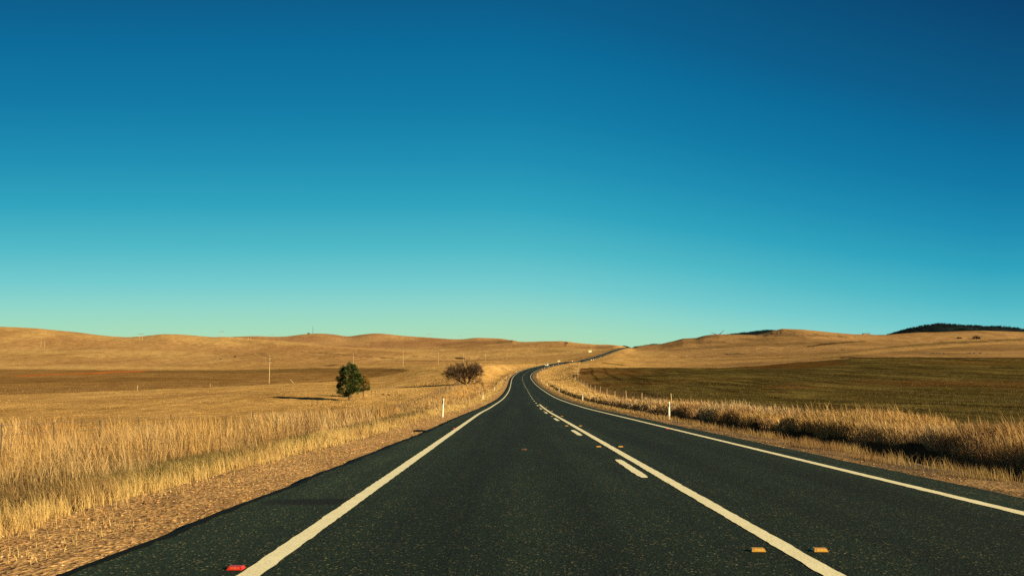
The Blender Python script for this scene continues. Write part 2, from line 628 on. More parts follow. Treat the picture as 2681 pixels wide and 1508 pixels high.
# ------------------------------------------------------------------ ground sheet
az = np.concatenate([np.linspace(-180, -42, 60, endpoint=False), np.linspace(-42, -33.2, 40, endpoint=False),
                     np.linspace(-33.2, 33.2, 900, endpoint=False), np.linspace(33.2, 42, 40, endpoint=False),
                     np.linspace(42, 180, 60, endpoint=False)])
az = np.radians(az)
rr = [0.6]
while rr[-1] < 9000:
    q = 1.022 if rr[-1] < 250 else (1.015 if rr[-1] < 3000 else 1.06)
    rr.append(rr[-1] * q)
rr = np.array(rr)
RR, AZ = np.meshgrid(rr, az, indexing='ij')
GX = (RR * np.sin(AZ)).ravel(); GY = (RR * np.cos(AZ)).ravel()
GZ = ground_z(GX, GY)
GPX, GPY = proj(GX, np.maximum(GY, .3), GZ)
GU = lateral(GX, GY)


def inpoly(px, py, poly):
    ins = np.zeros(len(px), bool)
    n = len(poly)
    for i in range(n):
        x0, y0 = poly[i]; x1, y1 = poly[(i + 1) % n]
        c = ((y0 > py) != (y1 > py)) & (px < (x1 - x0) * (py - y0) / (y1 - y0 + 1e-12) + x0)
        ins ^= c
    return ins


GOLD = np.array((.54, .325, .115)); PALE = np.array((.60, .385, .15)); HILL = np.array((.47, .275, .115))
BROWN = np.array((.36, .20, .082)); PLOUGH = np.array((.285, .158, .055)); PDARK = np.array((.18, .115, .04))
RED = np.array((.50, .16, .045)); CROP = np.array((.105, .078, .024)); CROPG = np.array((.096, .074, .025))
CROPR = np.array((.15, .068, .022)); RHILL = np.array((.31, .185, .080)); DARK = np.array((.10, .065, .028))


def fence_x_right(Y): return np.interp(Y, [0, 15, 85, 125, 165, 250, 290, 600], [13.6, 13.2, 12.9, 14.6, 16.2, 19.6, 20.7, 46.5])
def fence_x_left(Y): return np.interp(Y, [0, 5, 30, 60, 80, 110, 160, 200, 240], [-21, -20, -16.7, -13, -11.8, -11.4, -12.5, -13, -13.5])


def blend(c, col, w): return c * (1 - w[:, None]) + col * w[:, None]


def soft(poly, j=2.0, dmin=0, dmax=1e9, seed=0):
    jx = (fbm(GX / 20, GY / 20, 3, seed + 50) - .5) * j * 8
    jy = (fbm(GX / 12, GY / 25, 3, seed + 60) - .5) * j
    return (inpoly(GPX + jx, GPY + jy, poly) & (GY > dmin) & (GY < dmax)).astype(float)


gc = np.tile(GOLD, (len(GX), 1))
n1 = fbm(GX / 30, GY / 60, 4, 101); n2 = fbm(GX / 160, GY / 190, 4, 102); n3 = fbm(GX / 6, GY / 8, 3, 103)
gc = blend(gc, PALE, smooth(.45, .75, n1) * .8)
gc = blend(gc, BROWN, smooth(.52, .80, fbm(GX / 22 + 5, GY / 90, 4, 104)) * .55)
farm = smooth(800, 1300, np.hypot(GX, GY))
hillc = blend(np.tile(HILL, (len(GX), 1)), PALE * .95, smooth(.42, .62, n2) * .75)
hillc = blend(hillc, BROWN, smooth(.5, .66, fbm(GX / 110 + 7, GY / 260, 4, 105)) * .75)
gc = gc * (1 - farm[:, None]) + hillc * farm[:, None]
# right-hand hillside: its dimmer side to the light is put into the colour
rside = smooth(1650, 1850, GPX) * smooth(330, 520, GY)
rh_c = blend(np.tile(RHILL, (len(GX), 1)), RHILL * 1.35, smooth(.45, .65, n2))
rh_c = blend(rh_c, RHILL * .62, smooth(.55, .7, fbm(GX / 60, GY / 110, 4, 107)) * .7)
gc = gc * (1 - rside[:, None]) + rh_c * rside[:, None]
# ploughed paddock on the left
pl = [(-900, 966), (0, 967), (400, 968.6), (700, 968.5), (840, 963), (1000, 963), (1072, 967), (1060, 972), (1000, 983), (930, 995), (850, 1000),
      (700, 1007), (350, 1022), (0, 1033), (-900, 1064)]
w = soft(pl, 2, 170, 1100, 1)
gc = blend(gc, PLOUGH, w * .92)
gc = blend(gc, GOLD * .75, w * smooth(.55, .75, fbm(GX / 9, GY / 70, 4, 111)) * .45)
w = soft([(150, 971), (560, 970), (730, 965), (1060, 966), (1060, 970), (930, 975), (600, 977), (300, 976)], 2, 400, 1100, 2)
gc = blend(gc, PDARK, w * .6)
w = soft([(-400, 990), (0, 988), (500, 988), (640, 996), (300, 1000), (0, 1003), (-400, 1010)], 4, 200, 700, 3)
gc = blend(gc, PLOUGH * .75, w * .5)
w = soft([(25, 984), (120, 979), (200, 976.5), (300, 971.5), (365, 970), (400, 970.5), (370, 973.5), (250, 979), (140, 981.5), (60, 986)], 1.5, 300, 1100, 4)
gc = blend(gc, RED, w * .9)
# crop paddock on the right
cu = GX - fence_x_right(GY)
cropm = (cu > .8 + 1.5 * (fbm(GY / 9, GX * 0 + 3, 3, 9) - .5)) & (GY > 0) & (GY < 700)
top = np.interp(GPX, [1480, 1517, 1900, 2000, 2060, 2237, 2681, 3700], [962.5, 962.5, 962.5, 957, 951, 937.5, 939, 944])
topj = top + (fbm(GX / 15, GY / 40, 3, 66) - .5) * 1.5
w = (cropm & (GPY > topj)).astype(float)
cropc = blend(np.tile(CROP, (len(GX), 1)), CROPG, smooth(.4, .6, fbm(GX / 25, GY / 60, 4, 121)) * .9)
cropc = blend(cropc, CROP * 1.7, smooth(.5, .75, fbm(GX / 7, GY / 40, 4, 122)) * .9)
cropc = blend(cropc, CROP * .45, smooth(.52, .72, fbm(GX / 2.5, GY / 30, 3, 124)) * .8)
cropc = blend(cropc, CROPR, smooth(.5, .7, fbm(GX / 40 + 9, GY / 70, 3, 125)) * .5)
edge_l = np.exp(-np.maximum(cu - 1, 0) / np.interp(GY, [60, 200, 500], [1.0, 4, 12]))
cropc = blend(cropc, np.array((.30, .16, .055)), edge_l * smooth(.3, .6, fbm(GX / 6, GY / 12, 3, 123)) * .9)
furrow = (.5 + .5 * np.cos(2 * np.pi * cu / 6.3 + 2.5 * (fbm(GX / 30, GY / 60, 2, 126) - .5))) ** 10
cropc = blend(cropc, CROP * .25, furrow * smooth(.38, .6, fbm(GX / 12, GY / 35, 3, 127)) * .75)
rs = soft([(1960, 1012), (2080, 1000), (2300, 992), (2500, 995), (2600, 1002), (2350, 1014), (2100, 1020)], 8, 60, 600, 5)
cropc = blend(cropc, CROPR, rs * .55 * smooth(.3, .6, fbm(GX / 15, GY / 25, 4, 128)))
rs = soft([(1950, 955), (2180, 945), (2240, 950), (2100, 966), (1950, 966)], 6, 60, 700, 6)
cropc = blend(cropc, CROPR, rs * .6)
gc = gc * (1 - w[:, None]) + cropc * w[:, None]
w_crop = w.copy()
# bright grass inside the bend and on the right hill's lower benches
w = ((GU > 4) & (cu < .5) & (GY > 100) & (GY < 640)).astype(float) * smooth(90, 160, GY)
gc = blend(gc, np.array((.60, .37, .135)), w * .8)
gc = blend(gc, BROWN * .8, w * smooth(.60, .74, fbm(GX / 10 + 4, GY / 26, 4, 131)) * .8)
for poly, colr, a_, jj in (
    ([(1660, 956), (1850, 946), (2080, 938), (2300, 916), (2500, 902), (2681, 892), (2681, 897), (2500, 908), (2300, 923), (2080, 944), (1900, 952), (1700, 960)], (.47, .285, .11), .8, 2),
    ([(1660, 950), (1850, 938), (2120, 929), (2230, 922), (2230, 926), (2100, 934), (1850, 943), (1680, 955)], (.44, .27, .105), .7, 2),
    ([(2240, 916), (2450, 896), (2600, 890), (2681, 886), (2681, 891), (2500, 899), (2300, 913)], (.15, .105, .04), .75, 3),
    ([(2200, 934.5), (2681, 936), (3300, 940), (3300, 942), (2681, 939.2), (2200, 938)], (.05, .035, .015), .9, .6),
    ([(2010, 872), (2030, 868), (2060, 870), (2100, 874), (2150, 877), (2220, 880), (2220, 882), (2120, 881), (2060, 880), (1990, 879)], (.17, .11, .055), .6, 4),
    ([(2110, 907), (2160, 898), (2240, 893.5), (2272, 892.5), (2250, 895), (2170, 902), (2115, 909)], (.06, .04, .02), .85, 1),
    ([(1580, 949), (1640, 955), (1628, 957), (1576, 951)], (.14, .10, .04), .8, .5),
    ([(1890, 926), (1930, 924), (1960, 926), (1910, 929)], (.12, .075, .035), .8, 1.5),
    ([(1660, 882), (1700, 904), (1760, 900), (1830, 888), (1800, 896), (1740, 912)], (.25, .15, .065), .4, 4)):
    w = soft(poly, jj, 300, 1600, int(poly[0][0]))
    gc = blend(gc, np.array(colr), w * a_)
# gullies, tracks and burnt streaks on the left hills
for poly, colr, a_, jj in (
    ([(1188, 936), (1225, 935.5), (1212, 938), (1224, 941), (1205, 940.5), (1195, 939)], (.03, .018, .015), .95, .6),  # dark gully: its shade painted as near-black ground
    ([(0, 960), (300, 959), (560, 962), (700, 960), (560, 964.5), (0, 964)], (.62, .40, .16), .7, 2),
    ([(790, 920), (900, 928), (1010, 936), (1060, 938.5), (1010, 938), (900, 930), (790, 922)], (.20, .12, .055), .8, .6),
    ([(1080, 931), (1128, 934.5), (1080, 933)], (.20, .12, .055), .8, .6),
    ([(980, 944.5), (1060, 943.5), (1210, 944), (1420, 938), (1210, 946), (1060, 945.5)], (.22, .13, .055), .7, .8),
    ([(840, 956), (870, 954), (895, 957), (860, 959)], (.16, .10, .045), .8, 1),
    ([(672, 921), (690, 924), (702, 934), (684, 933)], (.29, .17, .08), .8, 2),
    ([(560, 915), (620, 920), (665, 925), (640, 935), (560, 931)], (.36, .205, .085), .6, 4),
    ([(700, 868 + 34), (718, 898.5), (700, 905)], (.32, .18, .08), .6, 2),
    ([(120, 916), (250, 909), (290, 911), (150, 919)], (.33, .195, .08), .5, 3),
    ([(0, 925), (150, 930), (250, 936), (200, 945), (0, 948)], (.38, .215, .085), .5, 4),
    ([(600, 960), (700, 958.6), (760, 957.5), (700, 960), (600, 961.5)], (.30, .18, .07), .7, .6),
    ([(1395, 922), (1440, 917), (1500, 918), (1440, 924)], (.33, .19, .08), .6, 2)):
    w = soft(poly, jj, 300, 3000, int(poly[0][0]) + 7)
    gc = blend(gc, np.array(colr), w * a_)
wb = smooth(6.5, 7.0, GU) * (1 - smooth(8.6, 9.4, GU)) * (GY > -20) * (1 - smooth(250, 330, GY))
gc = blend(gc, np.array((.085, .06, .035)), wb * .95)  # dark soil colour on the drain bank, also standing in for its shade
# red cutting beside the far road
wc = np.exp(-((np.abs(GU) - 9) / 5) ** 2) * smooth(690, 760, GY) * smooth(1640, 1500, GY) * (GU < 0)
gc = blend(gc, np.array((.42, .20, .075)), wc * .7)
gback = smooth(1900, 2300, np.hypot(GX, GY)) * (GPX > 560) * (GPX < 1660)
gc = gc * (1 - gback[:, None] * np.array((.13, .17, .08)))
gc = gc * np.array((.97, 1.0, 1.08)) * np.where(w_crop > .5, 1.02, 1.0)[:, None] * (0.88 + .26 * n3)[:, None]

m, t, b = new_mat('dry_ground')
a = t.nodes.new('ShaderNodeAttribute'); a.attribute_name = 'Col'
geo = t.nodes.new('ShaderNodeNewGeometry')
pos = geo.outputs['Position']
f1 = noise(t, mapping(t, pos, (1.6, .8, 1.6)), 1.0, 8, .7)
f2 = noise(t, mapping(t, pos, (.12, .05, .1)), 1.0, 6, .65)
f3 = noise(t, mapping(t, pos, (.35, .035, .3), rot=(0, 0, .05)), 1.0, 5, .65)
c1 = rgb_mix(t, 1.0, a.outputs['Color'], rgb_mix(t, mrange(t, f1, .3, .7, 0, 1), (.72, .70, .68), (1.24, 1.24, 1.22)), 'MULTIPLY')
c1 = rgb_mix(t, 1.0, c1, rgb_mix(t, mrange(t, f2, .32, .68, 0, 1), (.74, .70, .66), (1.2, 1.2, 1.2)), 'MULTIPLY')
f4 = noise(t, mapping(t, pos, (.42, .30, .4)), 1.0, 5, .7)
c1 = rgb_mix(t, 1.0, c1, rgb_mix(t, mrange(t, f4, .35, .65, 0, 1), (.78, .76, .74), (1.17, 1.17, 1.15)), 'MULTIPLY')
c1 = rgb_mix(t, 1.0, c1, rgb_mix(t, mrange(t, f3, .32, .68, 0, 1), (.80, .78, .74), (1.15, 1.15, 1.15)), 'MULTIPLY')
t.links.new(c1, b.inputs['Base Color'])
b.inputs['Roughness'].default_value = 1.0
b.inputs['Specular IOR Level'].default_value = 0.0
bp = t.nodes.new('ShaderNodeBump'); bp.inputs['Strength'].default_value = .55; bp.inputs['Distance'].default_value = .35
t.links.new(f1, bp.inputs['Height'])
t.links.new(bp.outputs[0], b.inputs['Normal'])
M['ground'] = m
lo_, to_ = grid_faces(len(rr), len(az), True)
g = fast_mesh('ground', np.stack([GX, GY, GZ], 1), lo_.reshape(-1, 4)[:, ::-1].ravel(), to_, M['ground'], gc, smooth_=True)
tag(g, kind='structure')

# ------------------------------------------------------------------ road
ry = [-14.0]
while ry[-1] < 1600:
    y_ = ry[-1]
    ry.append(y_ + (0.08 if -3 < y_ < 14 else max(.1, min(3.0, abs(y_) * .008))))
ry = np.array(ry)

m, t, b = new_mat('asphalt')
uvn = t.nodes.new('ShaderNodeUVMap'); uvn.uv_map = 'UVMap'
sp_ = t.nodes.new('ShaderNodeSeparateXYZ'); t.links.new(uvn.outputs[0], sp_.inputs[0])
vor = t.nodes.new('ShaderNodeTexVoronoi'); vor.inputs['Scale'].default_value = 62
t.links.new(uvn.outputs[0], vor.inputs['Vector'])
vs = t.nodes.new('ShaderNodeSeparateColor'); t.links.new(vor.outputs['Color'], vs.inputs[0])
n_f = noise(t, uvn.outputs[0], 22, 6, .75)
n_l = noise(t, mapping(t, uvn.outputs[0], (1.5, .03, 1)), 1.0, 5, .6)
n_m = noise(t, mapping(t, uvn.outputs[0], (.9, .3, 1)), 1.0, 6, .65)
colr = rgb_mix(t, mrange(t, vs.outputs[0], 0, 1, 0, 1), (.0026, .0064, .0040), (.0195, .0310, .0195))
colr = rgb_mix(t, math_node(t, 'GREATER_THAN', vs.outputs[1], .96), colr, (.13, .115, .06))
colr = rgb_mix(t, 1.0, colr, rgb_mix(t, mrange(t, n_f, .3, .7, 0, 1), (.55, .55, .55), (1.4, 1.4, 1.4)), 'MULTIPLY')
colr = rgb_mix(t, 1.0, colr, rgb_mix(t, mrange(t, n_l, .3, .7, 0, 1), (.62, .64, .66), (1.36, 1.40, 1.30)), 'MULTIPLY')
colr = rgb_mix(t, 1.0, colr, rgb_mix(t, mrange(t, n_m, .3, .7, 0, 1), (.80, .80, .82), (1.18, 1.2, 1.15)), 'MULTIPLY')
# polished wheel tracks, and the less worn shoulders
wr_ = t.nodes.new('ShaderNodeValToRGB')
ws = [(-4.9, 1.45), (-3.9, 1.45), (-3.3, 1.1), (-2.4, .74), (-1.75, .95), (-1.0, .72), (-.1, 1.1), (.7, 1.15), (1.25, .75), (1.9, .95), (2.7, .72), (3.3, 1.05), (4.0, 1.25), (4.6, 1.25)]
el = wr_.color_ramp.elements
while len(el) < len(ws): el.new(.5)
for e, (u_, v_) in zip(el, ws):
    e.position = (u_ + 5) / 10; e.color = (v_, v_, v_, 1)
t.links.new(mrange(t, sp_.outputs[0], -5, 5, 0, 1), wr_.inputs[0])
colr = rgb_mix(t, 1.0, colr, wr_.outputs[0], 'MULTIPLY')
# dark ragged patch on the left shoulder
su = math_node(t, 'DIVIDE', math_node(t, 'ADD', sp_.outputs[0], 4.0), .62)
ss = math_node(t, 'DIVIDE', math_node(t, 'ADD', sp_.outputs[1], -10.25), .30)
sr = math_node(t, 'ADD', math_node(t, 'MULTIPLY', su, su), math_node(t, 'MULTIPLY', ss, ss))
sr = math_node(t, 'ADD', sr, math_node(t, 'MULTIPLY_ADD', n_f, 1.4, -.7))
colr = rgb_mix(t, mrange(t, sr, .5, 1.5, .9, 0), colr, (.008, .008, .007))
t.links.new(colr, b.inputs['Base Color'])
b.inputs['Roughness'].default_value = .85
b.inputs['Specular IOR Level'].default_value = .16
bp = t.nodes.new('ShaderNodeBump'); bp.inputs['Strength'].default_value = .8; bp.inputs['Distance'].default_value = .014
t.links.new(rgb_mix(t, .5, vor.outputs['Distance'], n_f), bp.inputs['Height'])
t.links.new(bp.outputs[0], b.inputs['Normal'])
M['asphalt'] = m

U0, U1 = seal_left(ry), seal_right(ry)
jl = (fbm(ry * 1.1, ry * 0, 4, 3) - .5) * .12; jr = (fbm(ry * 1.1 + 40, ry * 0, 4, 4) - .5) * .10
U0 = U0 + jl; U1 = U1 + jr
nu = 26
vv, uvs = [], []
us = np.linspace(0, 1, nu)
UU = U0[:, None] * (1 - us) + U1[:, None] * us
YY = np.repeat(ry[:, None], nu, 1)
px_, py_, pz_ = road_pt(YY, UU)
# edge skirts: a real drop to the shoulder
lx, ly, lz = road_pt(ry, U0 - .012); qx, qy, qz = road_pt(ry, U1 + .012)
PX = np.concatenate([lx[:, None], px_, qx[:, None]], 1); PY = np.concatenate([ly[:, None], py_, qy[:, None]], 1)
PZ = np.concatenate([lz[:, None] - .16, pz_, qz[:, None] - .16], 1)
UV = np.stack([np.concatenate([U0[:, None] - .1, UU, U1[:, None] + .1], 1).ravel(), np.repeat(ry[:, None], nu + 2, 1).ravel()], 1)
lo_, to_ = grid_faces(len(ry), nu + 2)
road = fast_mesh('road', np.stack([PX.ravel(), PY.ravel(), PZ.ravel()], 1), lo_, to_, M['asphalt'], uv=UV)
tag(road, kind='structure')

m, t, b = new_mat('road_paint')
uvn = t.nodes.new('ShaderNodeUVMap'); uvn.uv_map = 'UVMap'
nf = noise(t, uvn.outputs[0], 48, 5, .78); nl = noise(t, uvn.outputs[0], 3, 4, .6)
cp = rgb_mix(t, mrange(t, nl, .3, .7, 0, 1), (.84, .76, .50), (.95, .88, .62))
cp = rgb_mix(t, mrange(t, nf, .36, .46, .92, 0), cp, (.16, .15, .09))
t.links.new(cp, b.inputs['Base Color'])
b.inputs['Roughness'].default_value = .7
b.inputs['Specular IOR Level'].default_value = .2
M['paint'] = m


def strip(name, uc, wd, y0, y1, seed=0, ragged=.012, cap=.0):
    step = lambda y: .05 if y < 12 else max(.08, min(3.0, y * .006))
    yy = [y0]
    while yy[-1] < y1 - .01:
        yy.append(min(y1, yy[-1] + step(abs(yy[-1]))))
    yy = np.array(yy)
    ja = (fbm(yy * 7, yy * 0 + seed, 3, seed) - .5) * ragged * 2
    jb = (fbm(yy * 7 + 50, yy * 0 + seed, 3, seed + 1) - .5) * ragged * 2
    ins = np.zeros(len(yy))
    if cap > 0:
        e = np.minimum(yy - y0, y1 - yy)
        ins = np.where(e < cap, (1 - np.sqrt(np.clip(e / cap, 0, 1))) * wd * .25, 0)
    u = np.stack([uc - wd / 2 + ja + ins, uc + wd * 0 + ja * 0, uc + wd / 2 + jb - ins], 1)
    Y2 = np.repeat(yy[:, None], 3, 1)
    x, y, z = road_pt(Y2, u, .004)
    lo, to = grid_faces(len(yy), 3)
    return fast_mesh(name, np.stack([x.ravel(), y.ravel(), z.ravel()], 1), lo, to, M['paint'],
                     uv=np.stack([u.ravel(), Y2.ravel()], 1), parent=road)


strip('edge_line', -3.565, .165, -10, 1590, 1)
strip('edge_line', 3.525, .155, -10, 1590, 2)
strip('centre_line', .432, .15, -10, 79.5, 3)
strip('centre_line', .30, .13, 755, 1590, 4)
kk = 0
y_ = 12.85
while y_ < 690:
    uo = .165 if y_ < 82 else .24
    strip('centre_dash', uo, .14, y_, y_ + 3.35, 10 + kk, .014, .35)
    y_ += 11.95; kk += 1

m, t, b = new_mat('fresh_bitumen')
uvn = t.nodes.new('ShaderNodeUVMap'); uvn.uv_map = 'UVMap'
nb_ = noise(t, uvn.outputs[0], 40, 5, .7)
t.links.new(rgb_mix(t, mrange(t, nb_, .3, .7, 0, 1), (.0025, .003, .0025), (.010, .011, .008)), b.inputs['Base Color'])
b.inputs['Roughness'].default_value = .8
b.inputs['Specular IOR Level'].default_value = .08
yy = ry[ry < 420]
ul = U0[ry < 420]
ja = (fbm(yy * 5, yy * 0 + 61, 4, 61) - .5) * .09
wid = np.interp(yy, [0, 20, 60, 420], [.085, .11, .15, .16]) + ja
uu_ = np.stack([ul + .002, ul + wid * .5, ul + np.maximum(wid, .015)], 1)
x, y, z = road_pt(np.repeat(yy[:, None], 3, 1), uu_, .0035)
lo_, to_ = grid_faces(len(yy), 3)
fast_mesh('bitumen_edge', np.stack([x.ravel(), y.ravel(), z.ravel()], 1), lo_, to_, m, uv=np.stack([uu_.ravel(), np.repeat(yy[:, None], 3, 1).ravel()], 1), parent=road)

# ------------------------------------------------------------------ gravel shoulders
m, t, b = new_mat('gravel')
geo = t.nodes.new('ShaderNodeNewGeometry'); pos = geo.outputs['Position']
vor = t.nodes.new('ShaderNodeTexVoronoi'); vor.inputs['Scale'].default_value = 24
t.links.new(pos, vor.inputs['Vector'])
vs = t.nodes.new('ShaderNodeSeparateColor'); t.links.new(vor.outputs['Color'], vs.inputs[0])
na = noise(t, pos, 9, 7, .7); nb = noise(t, mapping(t, pos, (.8, .35, 1)), 1.0, 5, .6)
cg = rgb_mix(t, vs.outputs[0], (.38, .215, .088), (.72, .45, .20))
cg = rgb_mix(t, math_node(t, 'GREATER_THAN', vs.outputs[1], .90), cg, (.17, .10, .06))
cg = rgb_mix(t, 1.0, cg, rgb_mix(t, mrange(t, na, .3, .7, 0, 1), (.6, .58, .55), (1.3, 1.3, 1.3)), 'MULTIPLY')
cg = rgb_mix(t, 1.0, cg, rgb_mix(t, mrange(t, nb, .3, .7, 0, 1), (.78, .74, .72), (1.15, 1.15, 1.15)), 'MULTIPLY')
t.links.new(cg, b.inputs['Base Color'])
b.inputs['Roughness'].default_value = .95
b.inputs['Specular IOR Level'].default_value = .05
bp = t.nodes.new('ShaderNodeBump'); bp.inputs['Strength'].default_value = .9; bp.inputs['Distance'].default_value = .03
t.links.new(rgb_mix(t, .5, vor.outputs['Distance'], na), bp.inputs['Height'])
t.links.new(bp.outputs[0], b.inputs['Normal'])
M['gravel'] = m
m2 = m.copy(); m2.name = 'dark_gravel'
t2 = m2.node_tree
b2 = t2.nodes['Principled BSDF']
src = b2.inputs['Base Color'].links[0].from_socket
geo2 = [n for n in t2.nodes if n.bl_idname == 'ShaderNodeNewGeometry'][0]
chips = noise(t2, mapping(t2, geo2.outputs['Position'], (1.6, .5, 1)), 1.0, 6, .65)
t2.links.new(rgb_mix(t2, mrange(t2, chips, .42, .74, .96, .25), src, (.11, .075, .045)), b2.inputs['Base Color'])
M['dark_gravel'] = m2


def gravel_z(Y, f, side):
    """f 0 at the seal, 1 at the outer edge"""
    return -.080 - .075 * f - .10 * smooth(.75, 1.0, f)


def shoulder(side):
    ys = ry[ry > -12]
    e = seal_left(ys) if side < 0 else seal_right(ys)
    inner = e - side * .25
    outer = e + side * (np.interp(ys, [0, 12, 30, 100, 400], [2.9, 2.6, 2.1, 1.9, 1.8]) if side < 0 else np.interp(ys, [0, 30, 100, 400], [2.4, 2.3, 2.0, 1.8]))
    nn = 34
    f = np.linspace(-.1, 1, nn)
    fu = (f - f[0]) / (1 - f[0])
    U = inner[:, None] * (1 - fu) + outer[:, None] * fu
    Y2 = np.repeat(ys[:, None], nn, 1)
    x, y, z = road_pt(Y2, U)
    z = z + gravel_z(Y2, np.clip(f, 0, 1)[None, :], side)
    z = z + (fbm(x * 9, y * 9, 3, 77) - .5) * .022 + (fbm(x * 1.7, y * 1.2, 3, 78) - .5) * .04
    lo, to = grid_faces(len(ys), nn)
    if side < 0:
        lo = lo.reshape(-1, 4)[:, ::-1].ravel()
    o = fast_mesh('gravel_shoulder', np.stack([x.ravel(), y.ravel(), z.ravel()], 1), lo, to, M['gravel'] if side < 0 else M['dark_gravel'])
    tag(o, kind='structure')


shoulder(-1); shoulder(1)

# loose stones on the shoulders (nobody could count them)
ico = [(0, 0, 1), (.9, 0, .45), (.28, .85, .45), (-.72, .53, .45), (-.72, -.53, .45), (.28, -.85, .45), (0, 0, -.5)]
icf = [(0, 1, 2), (0, 2, 3), (0, 3, 4), (0, 4, 5), (0, 5, 1), (6, 2, 1), (6, 3, 2), (6, 4, 3), (6, 5, 4), (6, 1, 5)]
ico = np.array(ico); icf = np.array(icf)


def stones(name, side, n, ymax):
    Y = 3.5 + (ymax - 3.5) * rng.random(n) ** 2.0
    e = seal_left(Y) if side < 0 else seal_right(Y)
    f = rng.random(n) ** .8
    U = e + side * (.05 + f * (2.5 if side < 0 else 1.7))
    x, y, z = road_pt(Y, U)
    z = z + gravel_z(Y, f, side)
    s = (.004 + .019 * rng.random(n) ** 5) * np.interp(Y, [4, 40], [1, 1.6])
    an = rng.random(n) * 6.28
    ca, sa = np.cos(an), np.sin(an)
    jit = 1 + .5 * (rng.random((n, 7, 3)) - .5)
    V = ico[None] * jit * s[:, None, None]
    V[:, :, 2] *= .7
    Vx = V[:, :, 0] * ca[:, None] - V[:, :, 1] * sa[:, None]; Vy = V[:, :, 0] * sa[:, None] + V[:, :, 1] * ca[:, None]
    P = np.stack([Vx + x[:, None], Vy + y[:, None], V[:, :, 2] + z[:, None] + s[:, None] * .2], -1)
    L = (icf[None] + np.arange(n)[:, None, None] * 7).ravel()
    base = np.array([(.60, .36, .16), (.50, .28, .12), (.24, .15, .08), (.62, .44, .24), (.52, .27, .11)])
    c = base[rng.integers(0, 5, n)] * (.7 + .6 * rng.random((n, 1)))
    o = fast_mesh(name, P.reshape(-1, 3), L, np.full(n * 10, 3), M['shrub_leaf'], np.repeat(c, 7, 0))
    tag(o, 'loose tan stones scattered over the ' + ('left' if side < 0 else 'right') + ' gravel shoulder', 'gravel', kind='stuff')


stones('gravel_stones', -1, 14000, 60)
stones('gravel_stones', 1, 7000, 50)


# ------------------------------------------------------------------ grass
def blades(name, X, Y, Z, H, W, col, label, lean=.25, wind=(-.12, .03), heads=False, droop=0.0, mat='grass'):
    n = len(X)
    an = rng.random(n) * 2 * np.pi
    wx, wy = np.cos(an) * W / 2, np.sin(an) * W / 2
    la = rng.random(n) * 2 * np.pi
    ll = np.abs(rng.normal(0, lean, n)) * H
    dx = np.cos(la) * ll + wind[0] * H; dy = np.sin(la) * ll + wind[1] * H
    if heads:
        lev = [(0, 0, .8), (.5, .22, .62), (.76, .55, 1.15), (1.0, 1.0, .12)]
    else:
        lev = [(0, 0, .9), (.55, .3, .8), (1.0, 1.0, .12)]
    nl = len(lev)
    P = np.zeros((n, nl * 2, 3))
    for i, (h, o, w) in enumerate(lev):
        zz_ = Z + H * h * (1 - droop * o * o)
        P[:, 2 * i] = np.stack([X + dx * o - wx * w, Y + dy * o - wy * w, zz_], 1)
        P[:, 2 * i + 1] = np.stack([X + dx * o + wx * w, Y + dy * o + wy * w, zz_], 1)
    q = np.array([[2 * i, 2 * i + 1, 2 * i + 3, 2 * i + 2] for i in range(nl - 1)])
    L = (q[None] + np.arange(n)[:, None, None] * nl * 2).ravel()
    o = fast_mesh(name, P.reshape(-1, 3), L, np.full(n * (nl - 1), 4), M[mat], np.repeat(col, nl * 2, 0))
    tag(o, label, 'grass', kind='stuff')
    return o


def sample_y(n, y0, y1, p):
    """stations with density falling off with distance as y**-p"""
    u = rng.random(n)
    if abs(p - 1) < 1e-6:
        return y0 * (y1 / y0) ** u
    return (y0 ** (1 - p) + u * (y1 ** (1 - p) - y0 ** (1 - p))) ** (1 / (1 - p))


GB = np.array((.62, .41, .155)); GG = np.array((.56, .33, .10)); GBR = np.array((.36, .20, .085)); GOL = np.array((.13, .12, .035)); GDK = np.array((.12, .08, .042))


def grass_cols(X, Y, n, green=True):
    c = np.tile(GB * np.array((.96, .99, 1.22)), (n, 1))
    c = blend(c, GG, smooth(.35, .65, fbm(X / 2.5, Y / 4, 3, 201)) * .8)
    c = blend(c, GBR, smooth(.46, .68, fbm(X / 1.6 + 9, Y / 2.6, 3, 202)) * .75)
    c = c * (.55 + .65 * rng.random((n, 1)))
    return c


def far_w(Y, near, k=.00042): return np.maximum(near, Y * k)


# left verge: tall stems
n = 150000
Y = sample_y(n, 5.2, 260, 1.25)
e = seal_left(Y)
xl = fence_x_left(Y) - np.interp(Y, [0, 40, 100], [4, 3, 1])
ur = rng.random(n)
Uin = rx(Y) + e - np.interp(Y, [0, 20, 60, 200, 300], [3.6, 3.3, 2.8, 2.4, 2.2])
X = Uin + (xl - Uin) * ur ** 1.15
cl = fbm(X / 1.1, Y / 1.6, 4, 211)
big = fbm(X / 3.2 + 2, Y / 4.5, 3, 217)
keep = rng.random(n) < (smooth(.42, .66, cl) * .85 + .05) * (.45 + .75 * smooth(.35, .65, big))
X, Y, ur, cl, big = X[keep], Y[keep], ur[keep], cl[keep], big[keep]; n = len(X)
inn = smooth(0, .2, ur)
H = (.30 + .80 * inn) * (.30 + .95 * smooth(.25, .75, big)) * (.55 + .65 * rng.random(n)) * np.interp(Y, [0, 30, 60, 150], [1.22, 1.26, .88, .46])
H = H * np.where(rng.random(n) < .10, 1.3, 1.0)
H = np.minimum(H, 1.15 + .2 * rng.random(n))
Z = ground_z(X, Y) - .02
blades('roadside_grass', X, Y, Z, H, far_w(Y, .0065, .0004), grass_cols(X, Y, n), 'tall dry golden grass along the left verge', .26, (-.10, .04), True)

